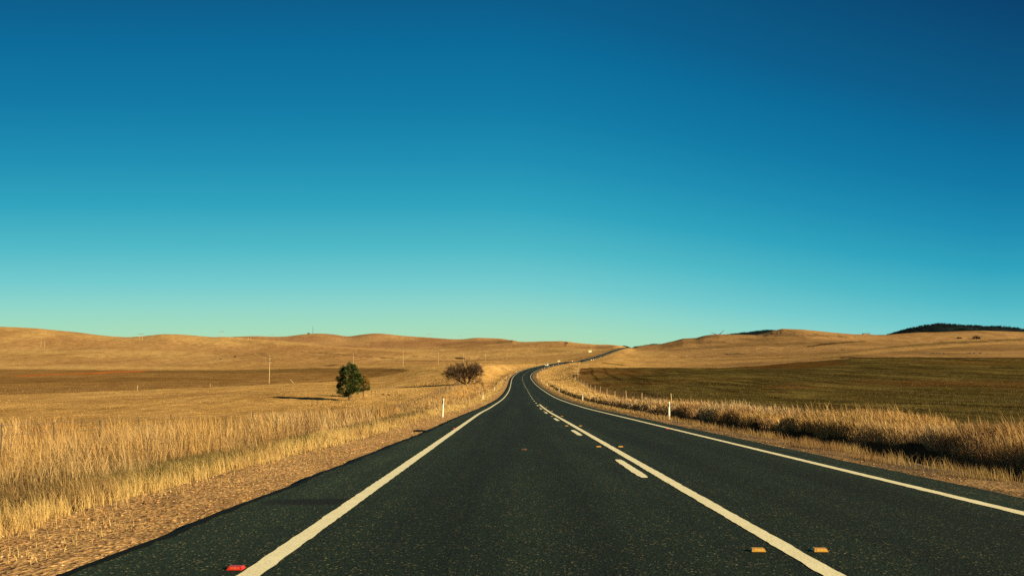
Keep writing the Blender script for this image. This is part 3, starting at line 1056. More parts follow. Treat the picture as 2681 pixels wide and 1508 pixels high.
# left verge: tangled dead undergrowth between the stems
n = 120000
Y = sample_y(n, 5.4, 90, 1.2)
e = seal_left(Y)
ur = rng.random(n)
X = rx(Y) + e - np.interp(Y, [0, 20, 60, 90], [3.3, 3.0, 2.7, 2.5]) - ur ** 1.2 * np.interp(Y, [0, 30, 90], [6.5, 6, 4])
cl = fbm(X / 1.5 + 30, Y / 2.0, 4, 218)
keep = rng.random(n) < smooth(.30, .58, cl) * .9 + .1
X, Y, ur = X[keep], Y[keep], ur[keep]; n = len(X)
tn = fbm(X / 1.1, Y / 1.6, 3, 219)[:, None]; tg = smooth(.54, .68, fbm(X / 2.4 + 11, Y / 3.4, 3, 220))
c = np.array((.36, .20, .075)) * (1 - tn) + np.array((.15, .095, .045)) * tn
c = blend(c, np.array((.15, .135, .042)), tg * .75)
c = c * (.55 + .75 * rng.random((n, 1)))
H = (.16 + .40 * rng.random(n)) * (.5 + .5 * smooth(0, .2, ur))
blades('undergrowth', X, Y, ground_z(X, Y) - .02, H, far_w(Y, .009), c, 'tangled brown undergrowth in the left verge grass', .95, (-.1, .0), droop=.45)

# left verge: short golden fringe next to the gravel
n = 90000
Y = sample_y(n, 4.2, 300, 1.2)
e = seal_left(Y)
off = np.interp(Y, [0, 12, 30, 100], [2.35, 2.1, 1.65, 1.45]) + 1.7 * (fbm(Y / 1.9, Y * 0 + 2, 4, 213) - .5)
sp2 = rng.random(n)
U = e - off - sp2 * 1.9 + np.where(rng.random(n) < .10, rng.random(n) * 1.5, 0)
x_, y2, z_ = road_pt(Y, U)
keep = rng.random(n) < .08 + smooth(.36, .58, fbm(x_ / .55, y2 / .8, 4, 214)) * .9
x_, y2, U, e = x_[keep], y2[keep], U[keep], e[keep]; n = len(x_)
f = np.clip((e - U) / np.interp(y2, [0, 12, 30, 100], [2.7, 2.4, 2.0, 1.8]), 0, 1)
Zg = rz(y2) + crown(U) + gravel_z(y2, f, -1)
Z = np.maximum(np.where(f < .97, Zg, -1e9), ground_z(x_, y2)) - .02
H = (.09 + .22 * smooth(.5, 1.6, e - U - 1.0)) * (.6 + .8 * rng.random(n))
c = blend(np.tile(np.array((.62, .43, .165)), (n, 1)), GBR, smooth(.46, .68, fbm(x_ / 1.2, y2 / 2, 3, 216)) * .6) * (.72 + .5 * rng.random((n, 1)))
blades('short_grass', x_, y2, Z, H, far_w(y2, .006, .0004), c, 'short golden grass fringe beside the left gravel shoulder', .35, (-.12, .03))

# left verge: olive and brown weeds low in the grass
cent = [(-6.6, 15.2, 1.1, 1), (-5.9, 17.2, .9, 1), (-7.2, 16.5, 1.2, 1), (-6.2, 25, .8, 1), (-6.6, 11.8, .9, 0), (-7.6, 12.4, 1.2, 0), (-8.2, 13.2, 1.0, 0), (-7.4, 10.6, 1.0, 0), (-9.2, 14.6, 1.2, 0), (-7.0, 13.6, 1.0, 0), (-7.8, 18.6, 1.3, 0), (-6.8, 19.4, 1.0, 1), (-5.6, 9.6, .6, 0),
        (-6.4, 33, 1.0, 0), (-5.3, 44, .8, 0), (-5.0, 46, .7, 1), (-6.5, 52, 1.2, 0), (-7.0, 20, 1.0, 0), (-6.9, 22.5, .8, 1), (-8.5, 30, 1.2, 0), (-5.2, 38, .6, 0), (-9.6, 15, 1.1, 0)]
Xs, Ys, Cs = [], [], []
for cx_, cy_, r_, kind_ in cent:
    k_ = int(2600 * r_ * r_)
    Xs.append(cx_ + rng.normal(0, .6, k_) * r_); Ys.append(cy_ + rng.normal(0, .8, k_) * r_)
    cc = np.array((.135, .125, .04)) if kind_ else np.array((.095, .062, .034))
    mx_ = rng.random((k_, 1)) ** 2
    Cs.append((cc * (1 - mx_) + np.array((.40, .25, .09)) * mx_) * (.5 + .8 * rng.random((k_, 1))))
X = np.concatenate(Xs); Y = np.concatenate(Ys); c = np.concatenate(Cs)
k_ = lateral(X, Y) < seal_left(Y) - 2.6
X, Y, c = X[k_], Y[k_], c[k_]; n = len(X)
blades('green_weeds', X, Y, ground_z(X, Y) - .02, (.25 + .42 * rng.random(n)), far_w(Y, .009), c, 'olive and brown weeds in the left verge grass', .6, (-.05, 0), droop=.3)

# right verge: tall grass in front of the crop paddock
n = 230000
Y = sample_y(n, 6.0, 330, 1.25)
e = seal_right(Y)
Uin = rx(Y) + e + np.interp(Y, [0, 20, 60, 200, 330], [4.3, 4.25, 4.0, 3.2, 2.2]) + .8 * (fbm(Y / 2.3, Y * 0 + 5, 4, 227) - .5)
xo = fence_x_right(Y) + np.interp(Y, [0, 60, 120], [1.6, .8, .2])
ur = rng.random(n)
X = Uin + (xo - Uin) * ur ** 1.4
cl = fbm(X / .9, Y / 1.3, 4, 221)
big = fbm(X / 2.6 + 6, Y / 3.6, 3, 228)
keep = rng.random(n) < (smooth(.22, .55, cl) * .85 + .12) * (.5 + .7 * smooth(.3, .65, big))
keep &= (Y < 105) | (X - Uin < 3.2)
X, Y, ur, big = X[keep], Y[keep], ur[keep], big[keep]; n = len(X)
H = (.38 + .20 * smooth(0, .15, ur)) * (.45 + .85 * smooth(.25, .75, big)) * (.55 + .65 * rng.random(n)) * np.interp(Y, [0, 20, 60, 110, 150, 300], [.86, .74, .76, .55, .42, .3])
H = H * np.where(rng.random(n) < .10, 1.4, 1.0)
c = grass_cols(X, Y, n) * np.array((.88, .90, 1.0))  # lens darkening of the right side put into the blade colour
c = blend(c, np.array((.60, .40, .16)), smooth(80, 130, Y) * .75)
blades('roadside_grass', X, Y, ground_z(X, Y) - .02, H, far_w(Y, .0065, .0004), c, 'tall dry grass with shaded feet along the right verge', .24, (-.14, .05), True, mat='grass_dense')

# right verge: low tufts on the gravel edge
n = 36000
Y = sample_y(n, 6, 300, 1.2)
e = seal_right(Y)
U = e + np.interp(Y, [0, 30, 100], [1.15, 1.0, .9]) + .8 * (fbm(Y / 2.0, Y * 0 + 7, 4, 223) - .5) + rng.random(n) * 1.3
x_, y2, z_ = road_pt(Y, U)
keep = rng.random(n) < .05 + smooth(.46, .64, fbm(x_ / .6, y2 / .9, 3, 224)) * .8
x_, y2, U, e = x_[keep], y2[keep], U[keep], e[keep]; n = len(x_)
f = np.clip((U - e) / 2.2, 0, 1)
Z = np.maximum(np.where(U - e < 2.1, rz(y2) + crown(U) + gravel_z(y2, f, 1), -1e9), ground_z(x_, y2)) - .02
H = (.07 + .16 * f) * (.6 + .8 * rng.random(n))
c = .8 * blend(np.tile(np.array((.52, .35, .14)), (n, 1)), GBR, smooth(.45, .7, fbm(x_ / 1.2, y2 / 2, 3, 226)) * .7) * (.7 + .5 * rng.random((n, 1)))
blades('short_grass', x_, y2, Z, H, far_w(y2, .006, .0004), c, 'low dry tufts beside the right gravel shoulder', .35, (-.12, .03))

# verge grass further along, both sides of the bend
n = 26000
Y = sample_y(n, 120, 640, .9)
left = rng.random(n) < .45
e = np.where(left, seal_left(Y) - 2.0 - rng.random(n) * 26, 0)
sp_r = np.maximum(fence_x_right(Y) - rx(Y) - seal_right(Y) - 2.0, 3)
e = np.where(left, e, seal_right(Y) + 2.0 + rng.random(n) * sp_r)
x_, y2, z_ = road_pt(Y, e)
H = .12 * (.5 + .8 * rng.random(n)) * (.6 + .8 * fbm(x_ / 6, y2 / 12, 3, 231))
c = blend(np.tile(np.array((.68, .44, .165)), (n, 1)), GBR, smooth(.60, .74, fbm(x_ / 9 + 2, y2 / 25, 3, 232)) * .8) * (.85 + .25 * rng.random((n, 1)))
blades('verge_grass', x_, y2, ground_z(x_, y2) - .02, H, far_w(y2, .02, .00055), c, 'golden grass on the verges round the distant bend', .2, (-.12, .03))

# paddock stubble and tussocks on the left
n = 60000
Y = sample_y(n, 16, 330, 1.0)
X = fence_x_left(Y) - 1 - (rng.random(n) ** 1.0) * (Y * .72 + 6)
keep = rng.random(n) < .12 + smooth(.45, .62, fbm(X / 5, Y / 9, 3, 241))
X, Y = X[keep], Y[keep]; n = len(X)
c = blend(np.tile(GOLD * 1.08, (n, 1)), GBR * .8, smooth(.5, .64, fbm(X / 4 + 3, Y / 6, 3, 242)) * .85) * (.75 + .45 * rng.random((n, 1)))
H = .05 + .12 * rng.random(n) ** 2
blades('field_tussocks', X, Y, ground_z(X, Y) - .02, H, far_w(Y, .008, .0005), c, 'low grass tussocks dotted over the left paddock', .4, (-.1, .0))

# young crop on the right, drilled in rows along the fence line
n = 45000
Y = sample_y(n, 12, 260, 1.0)
rowi = np.round(rng.random(n) ** 1.3 * (Y * .62 + 4) / .9) * .9
X = fence_x_right(Y) + 1.4 + rowi + rng.normal(0, .12, n)
keep = rng.random(n) < .2 + smooth(.4, .6, fbm(X / 3, Y / 14, 3, 251))
X, Y = X[keep], Y[keep]; n = len(X)
c = blend(np.tile(np.array((.115, .092, .03)), (n, 1)), np.array((.24, .16, .06)), rng.random(n) ** 2) * (.7 + .5 * rng.random((n, 1)))
blades('young_crop', X, Y, ground_z(X, Y) - .01, .07 + .10 * rng.random(n), far_w(Y, .012, .0006), c, 'young olive green crop growing in the right paddock', .5, (-.1, .0))

# ------------------------------------------------------------------ guide posts
def guide_post(name, reflector_mat):
    root = empty(name, (0, 0, 0))
    # shallow curved plastic section, 100 mm wide, rounded top
    sec = [(-.05, .010), (-.032, -.004), (0, -.010), (.032, -.004), (.05, .010), (.045, .018), (0, .002), (-.045, .018)]
    vs, fs = [], []
    zs = [-.25, .3, .6, .9, .965, .99, 1.0]
    wsc = [1, 1, 1, 1, .92, .72, .45]
    for z, w in zip(zs, wsc):
        vs += [(x * w, y, z) for x, y in sec]
    k = len(sec)
    for i in range(len(zs) - 1):
        fs += [(i * k + j, i * k + (j + 1) % k, (i + 1) * k + (j + 1) % k, (i + 1) * k + j) for j in range(k)]
    fs.append(tuple((len(zs) - 1) * k + j for j in range(k)))
    link_mesh('post_body', vs, fs, M['white_plastic'], root)
    mb = MB(); mb.box((.004, -.0125, .82), (.036, .007, .20), .002)
    mb.build('reflector', reflector_mat, root)
    return root


LP = [(1160, 46, 'left'), (1265, 119, 'left'), (1295, 185, 'left'), (1309.6, 265, 'left'), (1315.4, 290, 'left'), (1325.6, 335, 'left'), (1336, 372, 'left'),
      (1352, 418, 'left'), (1364, 447, 'left'), (1376, 474, 'left'), (1394, 515, 'left'), (1408.6, 545, 'left'), (1426, 578, 'left')]
RP = [(1748, 46.5, 'right'), (1524, 111, 'right'), (1462.5, 182, 'right'), (1432, 253, 'right'), (1418, 288, 'right'), (1407.5, 352, 'right'), (1406.5, 395, 'right'),
      (1413, 428, 'right'), (1419, 460, 'right'), (1425.4, 490, 'right'), (1436.6, 528, 'right'), (1448, 562, 'right'), (1461.5, 596, 'right')]
ORD = ['nearest', 'second', 'third', 'fourth', 'fifth', 'sixth', 'seventh', 'eighth', 'ninth', 'tenth', 'eleventh', 'twelfth', 'thirteenth']
pl_ = guide_post('guide_post', M['dark_reflector'])
pr_ = guide_post('guide_post', M['pale_reflector'])
for lst, proto in ((LP, pl_), (RP, pr_)):
    for i, (px, Yp, sd) in enumerate(lst):
        o = proto if i == 0 else copy_tree(proto)
        Xp = float((px - CX) / FPX * Yp / .999)
        uu = float(lateral(Xp, Yp))
        f = min(max((abs(uu) - 4.3) / 2.0, 0), 1)
        zz_ = max(float(ground_z(Xp, Yp)), float(rz(Yp) + crown(uu) + gravel_z(Yp, f, 1)) if abs(uu) < 6.4 else -99)
        o.location = (Xp, Yp, zz_ - .02)
        o.rotation_euler = (R(random.uniform(-1.5, 1.5)), R(1.8 if (i == 0 and sd == 'left') else random.uniform(-1.2, 1.2)), R(random.uniform(-14, 14)))
        rf = 'dark reflector' if sd == 'left' else 'pale reflector'
        lab = ('nearest white guide post with ' + rf + ' on the ' + sd + ' verge') if i == 0 else \
              (ORD[i] + ' white guide post from the camera along the ' + sd + ' verge')
        tag(o, lab, 'guide post', 'white guide posts along the ' + sd + ' verge')
# posts beside the far climb
for i, (px, Yp, uu) in enumerate([(0, 800, 5.6), (0, 860, 5.6), (0, 930, 5.6), (0, 1010, 5.6), (0, 800, -5.6), (0, 900, -5.6), (0, 1000, -5.6)]):
    o = copy_tree(pr_)
    x, y, z = road_pt(Yp, uu)
    o.location = (float(x), float(y), float(max(z - .2, ground_z(x, y))))
    o.rotation_euler = (0, 0, R(random.uniform(-10, 10)))
    k_ = i if i < 4 else i - 4
    tag(o, ORD[k_].replace('nearest', 'first') + ' white guide post up the far road climb, on its ' + ('right' if uu > 0 else 'left') + ' side', 'guide post', 'guide posts up the far climb')


# ------------------------------------------------------------------ raised pavement markers
def marker(body_mat, lens_mat):
    root = empty('pavement_marker', (0, 0, 0))
    b0, t0, h0 = .055, .036, .022
    vs = [(-b0, -.05, 0), (b0, -.05, 0), (b0, .05, 0), (-b0, .05, 0), (-t0 - .01, -.026, h0), (t0 + .01, -.026, h0), (t0 + .01, .026, h0), (-t0 - .01, .026, h0)]
    fs = [(3, 2, 1, 0), (4, 5, 6, 7), (0, 1, 5, 4), (1, 2, 6, 5), (2, 3, 7, 6), (3, 0, 4, 7)]
    link_mesh('marker_body', vs, fs, body_mat, root)
    # lens set into the sloping face towards the traffic
    def P(x, f, o): return (x, -.05 + .024 * f - .0012 * o, h0 * f + .0012 * o)
    vs = [P(-.036, .22, 1), P(.036, .22, 1), P(.032, .85, 1), P(-.032, .85, 1), P(-.036, .22, -1), P(.036, .22, -1), P(.032, .85, -1), P(-.032, .85, -1)]
    fs = [(0, 1, 2, 3), (7, 6, 5, 4), (0, 4, 5, 1), (1, 5, 6, 2), (2, 6, 7, 3), (3, 7, 4, 0)]
    link_mesh('lens', vs, fs, lens_mat, root)
    return root


my = marker(M['yellow_marker'], M['yellow_lens']); first = True
PAIR = ['nearest', 'second', 'third', 'fourth', 'fifth', 'sixth']
for i, Ym in enumerate([7.05, 19.8, 31.3, 42.9, 54.5, 66.5]):
    for uu, nm in ((.175, 'left'), (.662, 'right')):
        o = my if first else copy_tree(my); first = False
        x, y, z = road_pt(Ym, uu)
        o.location = (float(x), float(y), float(z) + .001); o.rotation_euler = (math.atan(G0), 0, R(random.uniform(-4, 4)))
        tag(o, 'yellow pavement marker on the ' + nm + ' of the centre line, ' + PAIR[i] + ' pair', 'road marker', 'yellow markers along the centre line')
mr = marker(M['red_marker'], M['red_lens']); first = True
for px, Ym, X_, lab in ((0, 6.42, -1.97, 'red pavement marker beside the left edge line, nearest the camera'), (0, 29.6, -1.92, 'small red pavement marker further along the left edge line'),
                        (0, 29.2, 5.12, 'red pavement marker inside the right edge line')):
    o = mr if first else copy_tree(mr); first = False
    x, y, z = road_pt(Ym, X_ - XC0)
    o.location = (float(x), float(y), float(z) + .001); o.rotation_euler = (math.atan(G0), 0, R(random.uniform(-4, 4)))
    tag(o, lab, 'road marker', 'red markers along the edge lines')

# litter: bark scrap on the lane, rubber strip on the gravel
x, y, z = road_pt(18.9, .25 - XC0)
mb = MB(); mb.add([(-.06, -.02, 0), (.05, -.03, 0), (.07, .02, 0), (-.04, .03, 0), (-.05, -.01, .02), (.03, -.015, .035), (.055, .012, .02), (-.03, .02, .03)],
                  [(3, 2, 1, 0), (4, 5, 6, 7), (0, 1, 5, 4), (1, 2, 6, 5), (2, 3, 7, 6), (3, 0, 4, 7)])
o = mb.build('bark_scrap', plain('red_bark', (.10, .05, .032), .8, .2, .2, 20)); o.location = (float(x), float(y), float(z) + .001)
tag(o, 'small reddish brown scrap lying in the middle of the left lane', 'litter')
ux, uy = -2.95, 29.6
uu = float(lateral(ux, uy))
mb = MB()
pts = [(-.34, .02), (-.15, -.03), (.1, -.05), (.3, -.04)]
vs, fs = [], []
for i, (a_, c_) in enumerate(pts):
    vs += [(a_, c_ - .07, 0), (a_, c_ + .07, 0), (a_, c_ + .065, .05 + .01 * (i % 2)), (a_, c_ - .065, .045)]
for i in range(3):
    q_ = i * 4
    fs += [(q_, q_ + 4, q_ + 7, q_ + 3), (q_ + 3, q_ + 7, q_ + 6, q_ + 2), (q_ + 2, q_ + 6, q_ + 5, q_ + 1)]
fs += [(0, 3, 2, 1), (12, 13, 14, 15)]
mb.add(vs, fs)
o = mb.build('rubber_strip', M['black_rubber'])
o.location = (ux, uy, float(rz(uy) + crown(uu) + gravel_z(uy, .14, -1)) - .005); o.rotation_euler = (0, 0, -.12)
tag(o, 'torn black rubber strip lying on the left gravel shoulder', 'litter')


# ------------------------------------------------------------------ fences
def fence(name, pts, spacing, label, height=1.15, thin=.035, mats=('grey_wood', 'dark_wood'), wires=3, start=0.0, rand=.12, big=5):
    P = np.array(pts, float)
    seg = np.hypot(*np.diff(P, axis=0).T); s = np.concatenate([[0], np.cumsum(seg)])
    root = empty(name, (P[0, 0], P[0, 1], float(ground_z(P[0, 0], P[0, 1]))))
    bx, by, bz = root.location
    d = start; i = 0
    tops = []
    proto = {}
    while d < s[-1]:
        x = float(np.interp(d, s, P[:, 0])); y = float(np.interp(d, s, P[:, 1])); z = float(ground_z(x, y))
        h = height * random.uniform(.9, 1.1) * (1.08 if i % big == 0 else 1)
        r_ = thin * (1.7 if i % big == 0 else 1)
        mb = MB(); mb.tube([(0, 0, -.2), (0, 0, h * .6), (random.uniform(-.03, .03), 0, h)], [r_, r_ * .95, r_ * .85], 6)
        o = mb.build('post', M[mats[0] if i % big == 0 else mats[1]], root)
        o.location = (x - bx, y - by, z - bz)
        tops.append((x - bx, y - by, z - bz))
        d += spacing * random.uniform(1 - rand, 1 + rand); i += 1
        if i > 95: break
    mb = MB()
    for k in range(wires):
        mb.tube([(a, b_, c + height * (.95 - .28 * k)) for a, b_, c in tops], .006, 3, False)
    mb.build('wire', M['steel'], root)
    tag(root, label, 'fence')
    return root


fence('post_fence', [(-20, 5), (-16.7, 30), (-13, 60), (-11.8, 80), (-11.4, 110), (-12.5, 160), (-13, 200), (-13.5, 222)], 3.0,
      'dark post and wire fence behind the left verge grass', 1.15, .026, ('dark_wood', 'dark_wood'))
fence('post_fence', [(12.95, 72), (12.9, 85), (14.6, 125), (16.2, 165), (19.6, 250), (20.7, 290)], 3.6,
      'post and wire fence between the right verge and crop paddock', 1.0, .032)
fence('post_fence', [(20.7, 291), (30, 400), (38, 500), (46.5, 600)], 6.0, 'fence line running straight away from the crop corner', 1.25, .07)
pa = [hit(px, py, 120, 500)[:2] for px, py in ((-60, 1035), (120, 1030), (350, 1022), (520, 1015), (700, 1007))]
fence('post_fence', pa, 7.5, 'sparse fence along the near edge of the ploughed paddock', 1.2, .04, ('pale_wood', 'dark_wood'), 3, 0, .3, 6)

# lone stakes in the left paddock
for px, pyt, pyb, lab, yy in ((816.7, 1046, 1062, 'left one of two thin stakes below the tree shadow', 0), (830.5, 1047, 1062, 'right one of two thin stakes below the tree shadow', 0),
                              (972.8, 1022, 1034, 'left one of two thin stakes right of the trees', 0), (982.3, 1023, 1034, 'right one of two thin stakes right of the trees', 0)):
    x, y, z = hit(px, pyb, 60, 400)
    h = (pyb - pyt) / FPX * y * 1.05
    mb = MB(); mb.tube([(0, 0, -.2), (0, 0, h * .5), (.02, 0, h)], [.05, .048, .04], 6); 
    o = mb.build('stake', M['dark_wood']); o.location = (x, y, z)
    tag(o, lab, 'stake', 'thin stakes in the left paddock')
x, y, z = hit(765, 1003, 150, 500)
mb = MB(); mb.tube([(0, 0, 0), (-.7, 0, .75), (-1.45, 0, 1.45)], [.10, .10, .09], 7)
o = mb.build('leaning_post', M['pale_wood']); o.location = (x + .6, y, z - .1)
tag(o, 'pale leaning strainer post at the edge of the ploughed paddock', 'post')
x, y, z = 15.0, 129.0, float(ground_z(15.0, 129.0))
bxr = empty('fence_box', (x, y, z))
mb = MB(); mb.box((0, 0, .98), (.26, .16, .22), .02); mb.build('box_body', M['black_rubber'], bxr)
mb = MB(); mb.tube([(0, .05, -.2), (0, .05, .86)], .03, 6); mb.build('stake', M['dark_wood'], bxr)
tag(bxr, 'small black box on a stake by the crop paddock fence', 'box')


# ------------------------------------------------------------------ power poles
def ptop(px, py, Y):
    X, Z = F(px, py, Y)
    return float(X), float(Z)


def power_pole(px, ytop, Y, ybase=None, arms=1, label=''):
    if ybase is not None:
        x, y, z = hit(px, ybase, 200, 1500)
        h = (ybase - ytop) / FPX * y
    else:
        y = Y; x, zt = ptop(px, ytop, Y); z = float(ground_z(x, y)); h = zt - z
    root = empty('power_pole', (x, y, z), R(random.uniform(-12, 4)), (0, R(random.uniform(-1.2, .3))))
    rb = .145 if Y < 600 else .16
    mb = MB(); mb.tube([(0, 0, -.5), (0, 0, h * .5), (0, 0, h)], [rb, rb * .88, rb * .72], 8); mb.build('pole_shaft', M['pale_wood'], root)
    for k in range(arms):
        zc = h - .55 - k * 1.5
        L = 1.35 if k == 0 else .8
        mb = MB(); mb.box((0, -rb * .95, zc), (L * 2, .12, .16), .01); ca = mb.build('crossarm', M['dark_wood'], root)
        for s_ in ((-L * .92, -L * .45, L * .45, L * .92) if k == 0 else (-L * .85, L * .85)):
            mb = MB(); mb.tube([(s_, -rb * .95, zc + .08), (s_, -rb * .95, zc + .16), (s_, -rb * .95, zc + .20), (s_, -rb * .95, zc + .30)], [.03, .07, .05, .07], 6)
            mb.build('insulator', M['insulator'], ca)
    if arms > 1:
        mb = MB(); mb.tube([(-.26, -.05, h - 2.6), (-.26, -.05, h - 1.9)], [.15, .15], 8); mb.build('transformer', M['steel'], root)
    tag(root, label, 'power pole', 'wooden power poles across the plain')
    return root


power_pole(704.5, 931, 350, 1003.4, 2, 'largest wooden power pole with two crossarms at the ploughed paddock')
PPS = [(925.7, 926, 545, 'power pole rising behind the dark green tree'), (1056, 913, 640, 'tall power pole midway between the trees and the bare bush'),
       (1148, 917, 790, 'power pole just left of the bare bush'), (1213, 921, 890, 'power pole in front of the dark gully above the bare bush'),
       (1271, 922, 990, 'power pole just right of the bare bush'), (1326.5, 926, 1080, 'power pole above the left edge of the road bend'),
       (1369, 928, 1160, 'power pole above the centre of the road bend'), (1399, 926.5, 1240, 'first power pole right of the bend, before the pale trough'),
       (1426, 928.5, 1300, 'power pole standing left of the pale low trough'), (1446, 927, 1360, 'power pole standing right behind the pale low trough'),
       (1486, 922, 1480, 'faint power pole halfway between the trough and cream shed'), (1534.5, 905, 1500, 'power pole just left of the cream shed'),
       (1546.5, 903, 1560, 'power pole directly behind the cream shed')]
for px, yt, Yp, lab in PPS:
    power_pole(px, yt, Yp, None, 1, lab)
for i, (px, yt) in enumerate([(1555, 897), (1563, 893.5), (1570, 893.5), (1576, 893.5), (1583, 896.5)]):
    power_pole(px, yt, 1790, None, 1, ['first', 'second', 'third', 'fourth', 'fifth'][i] + ' from left of the poles on the skyline left of the road crest')


def h_frame(pxl, pxr, ytop, Y, label, tall=None):
    xl, zt = ptop(pxl, ytop, Y); xr_, _ = ptop(pxr, ytop, Y)
    xm = (xl + xr_) / 2; hw = (xr_ - xl) / 2
    z = float(ground_z(xm, Y)); h = max(zt - z, 8.0)
    root = empty('pylon', (xm, Y, z))
    for s_ in (-1, 1):
        zg = float(ground_z(xm + s_ * hw, Y)) - z
        mb = MB(); mb.tube([(s_ * hw, 0, zg - 1), (s_ * hw, 0, h * .5), (s_ * hw, 0, h)], [.22, .20, .16], 7); mb.build('leg', M['pale_wood'], root)
    mb = MB(); mb.box((0, -.36, h - .9), (hw * 2 + 5, .22, .34), .02); ca = mb.build('crossarm', M['dark_wood'], root)
    for s_ in (-hw - 2.2, 0, hw + 2.2):
        mb = MB(); mb.tube([(s_, -.36, h - 1.05), (s_, -.36, h - 1.7), (s_, -.36, h - 2.4)], [.10, .14, .10], 6); mb.build('insulator', M['insulator'], ca)
    tag(root, label, 'pylon', 'two legged pylons on the hills')


for a in ((107.5, 117.5, 889, 1480, 'pale two legged pylon low on the leftmost hill'), (365.5, 373, 873, 1640, 'two legged pylon in the dip of the left skyline'),
          (575.8, 583.2, 866.8, 1830, 'tallest two legged pylon standing against the sky, left of the mast'), (709, 715, 878, 2800, 'pylon whose top just shows above the skyline left of the mast'),
          (650, 656, 893, 1740, 'pale pylon on the front spur left of the mast'), (815, 820, 895.5, 2330, 'pale pylon halfway down the hill below the mast'),
          (1050, 1055.5, 883, 2550, 'two legged pylon on the right flank of the rounded hill'), (1121.8, 1126, 873.6, 2800, 'pylon on the skyline right of the rounded hill'),
          (1203.6, 1207.6, 879, 2800, 'pylon on the skyline at the foot of the small knoll'), (960.5, 965, 897.5, 2250, 'dark pylon below the rounded hill')):
    h_frame(*a)

# mast with hut on the middle hill
x, zt = ptop(819.4, 851.5, 2790); z = float(ground_z(x, 2790)); h = zt - z
root = empty('radio_mast', (x, 2790, z))
mb = MB()
for k in range(3):
    an = k * 2.094
    mb.tube([(math.cos(an) * .8, math.sin(an) * .8, -1), (math.cos(an) * .5, math.sin(an) * .5, h * .8)], .22, 5)
for k in range(14):
    a0 = (k % 3) * 2.094; a1 = ((k + 1) % 3) * 2.094; z0 = h * .8 * k / 14; z1 = h * .8 * (k + 1) / 14
    mb.tube([(math.cos(a0) * .7, math.sin(a0) * .7, z0), (math.cos(a1) * .7, math.sin(a1) * .7, z1)], .10, 4)
mb.build('lattice_tower', M['turbine'], root)
mb = MB(); mb.tube([(0, 0, h * .79), (0, 0, h)], [.3, .16], 6); mb.build('antenna', M['turbine'], root)
tag(root, 'slender radio mast standing on top of the middle hill', 'mast')
root = empty('equipment_hut', (x - 13, 2788, float(ground_z(x - 13, 2788))))
mb = MB(); mb.box((0, 0, 1.4), (7, 4, 2.8), .05); mb.build('wall', M['dark_wood'], root)
mb = MB(); mb.add([(-4, -2.5, 2.81), (4, -2.5, 2.81), (4, 2.5, 2.81), (-4, 2.5, 2.81), (-4, 0, 3.9), (4, 0, 3.9)], [(0, 1, 5, 4), (2, 3, 4, 5), (0, 4, 3), (1, 2, 5), (3, 2, 1, 0)])
mb.build('roof', M['steel'], root)
tag(root, 'dark equipment hut at the foot of the radio mast', 'hut')

# wind turbine showing over the right hill
TY = 2900.0
tx, tz = ptop(1881, 877.5, TY)
root = empty('wind_turbine', (tx, TY, 0.0))
mb = MB(); mb.tube([(0, 1.5, -10), (0, 1.5, tz * .6), (0, 1.5, tz - 1.2)], [2.2, 1.7, 1.2], 14); mb.build('tower', M['turbine'], root, True)
mb = MB(); mb.box((0, 2.4, tz), (3.0, 7.0, 3.0), .5); nac = mb.build('nacelle', M['turbine'], root)
mb = MB(); mb.tube([(0, -1.1, tz), (0, -2.2, tz), (0, -2.9, tz)], [1.5, 1.2, .3], 10); mb.build('hub', M['turbine'], root, True)
for k in range(3):
    an = R(41 + 120 * k)
    L = 27.0
    c_, s_ = math.cos(an), math.sin(an)
    vs, fs = [], []
    for f_, w_, th in ((.02, .9, .5), (.18, 1.7, .4), (.5, 1.2, .25), (.85, .7, .15), (1.0, .25, .08)):
        r_ = L * f_
        for q0, q1 in ((-w_, 0), (0, th), (w_, 0), (0, -th)):
            vs.append((c_ * r_ - s_ * q0, -1.8 + q1, tz + s_ * r_ + c_ * q0))
    for i in range(4):
        fs += [(i * 4 + j, i * 4 + (j + 1) % 4, i * 4 + 4 + (j + 1) % 4, i * 4 + 4 + j) for j in range(4)]
    fs.append((16, 17, 18, 19))
    link_mesh('blade', vs, fs, M['turbine'], root)
tag(root, 'wind turbine with its blades showing over the right hill', 'wind turbine')

# ------------------------------------------------------------------ small buildings and far road things
x, y, z = hit(1545, 922.3, 900, 1700)
sc_ = y / FPX
root = empty('cream_shed', (x, y, z))
w_, h_, d_ = 7.6 * sc_, 5.0 * sc_, 3.0
mb = MB(); mb.box((0, d_ / 2, h_ / 2 - .3), (w_, d_, h_ + .6), .03); mb.build('wall', M['cream_wall'], root)
mb = MB(); mb.add([(-w_ / 2 - .2, -.25, h_), (w_ / 2 + .2, -.25, h_), (w_ / 2 + .2, d_ + .25, h_ + .35), (-w_ / 2 - .2, d_ + .25, h_ + .35),
                   (-w_ / 2 - .2, -.25, h_ + .12), (w_ / 2 + .2, -.25, h_ + .12), (w_ / 2 + .2, d_ + .25, h_ + .47), (-w_ / 2 - .2, d_ + .25, h_ + .47)],
                  [(3, 2, 1, 0), (4, 5, 6, 7), (0, 1, 5, 4), (1, 2, 6, 5), (2, 3, 7, 6), (3, 0, 4, 7)]); mb.build('roof', M['cream_wall'], root)
tag(root, 'small bright cream shed left of the far road', 'shed')
x, y, z = hit(1463, 947, 700, 1700); sc_ = y / FPX
mb = MB(); mb.box((0, 0, 1.5 * sc_), (7 * sc_, 1.2, 3 * sc_), .08); mb.box((0, -.2, 3.1 * sc_), (7.4 * sc_, 1.6, .3), .05)
o = mb.build('trough', M['cream_wall']); o.location = (x, y, z); tag(o, 'pale low water trough on the plain beyond the bend', 'trough')
x, y, z = float(F(2275.5, 876, 1490)[0]), 1490, 0
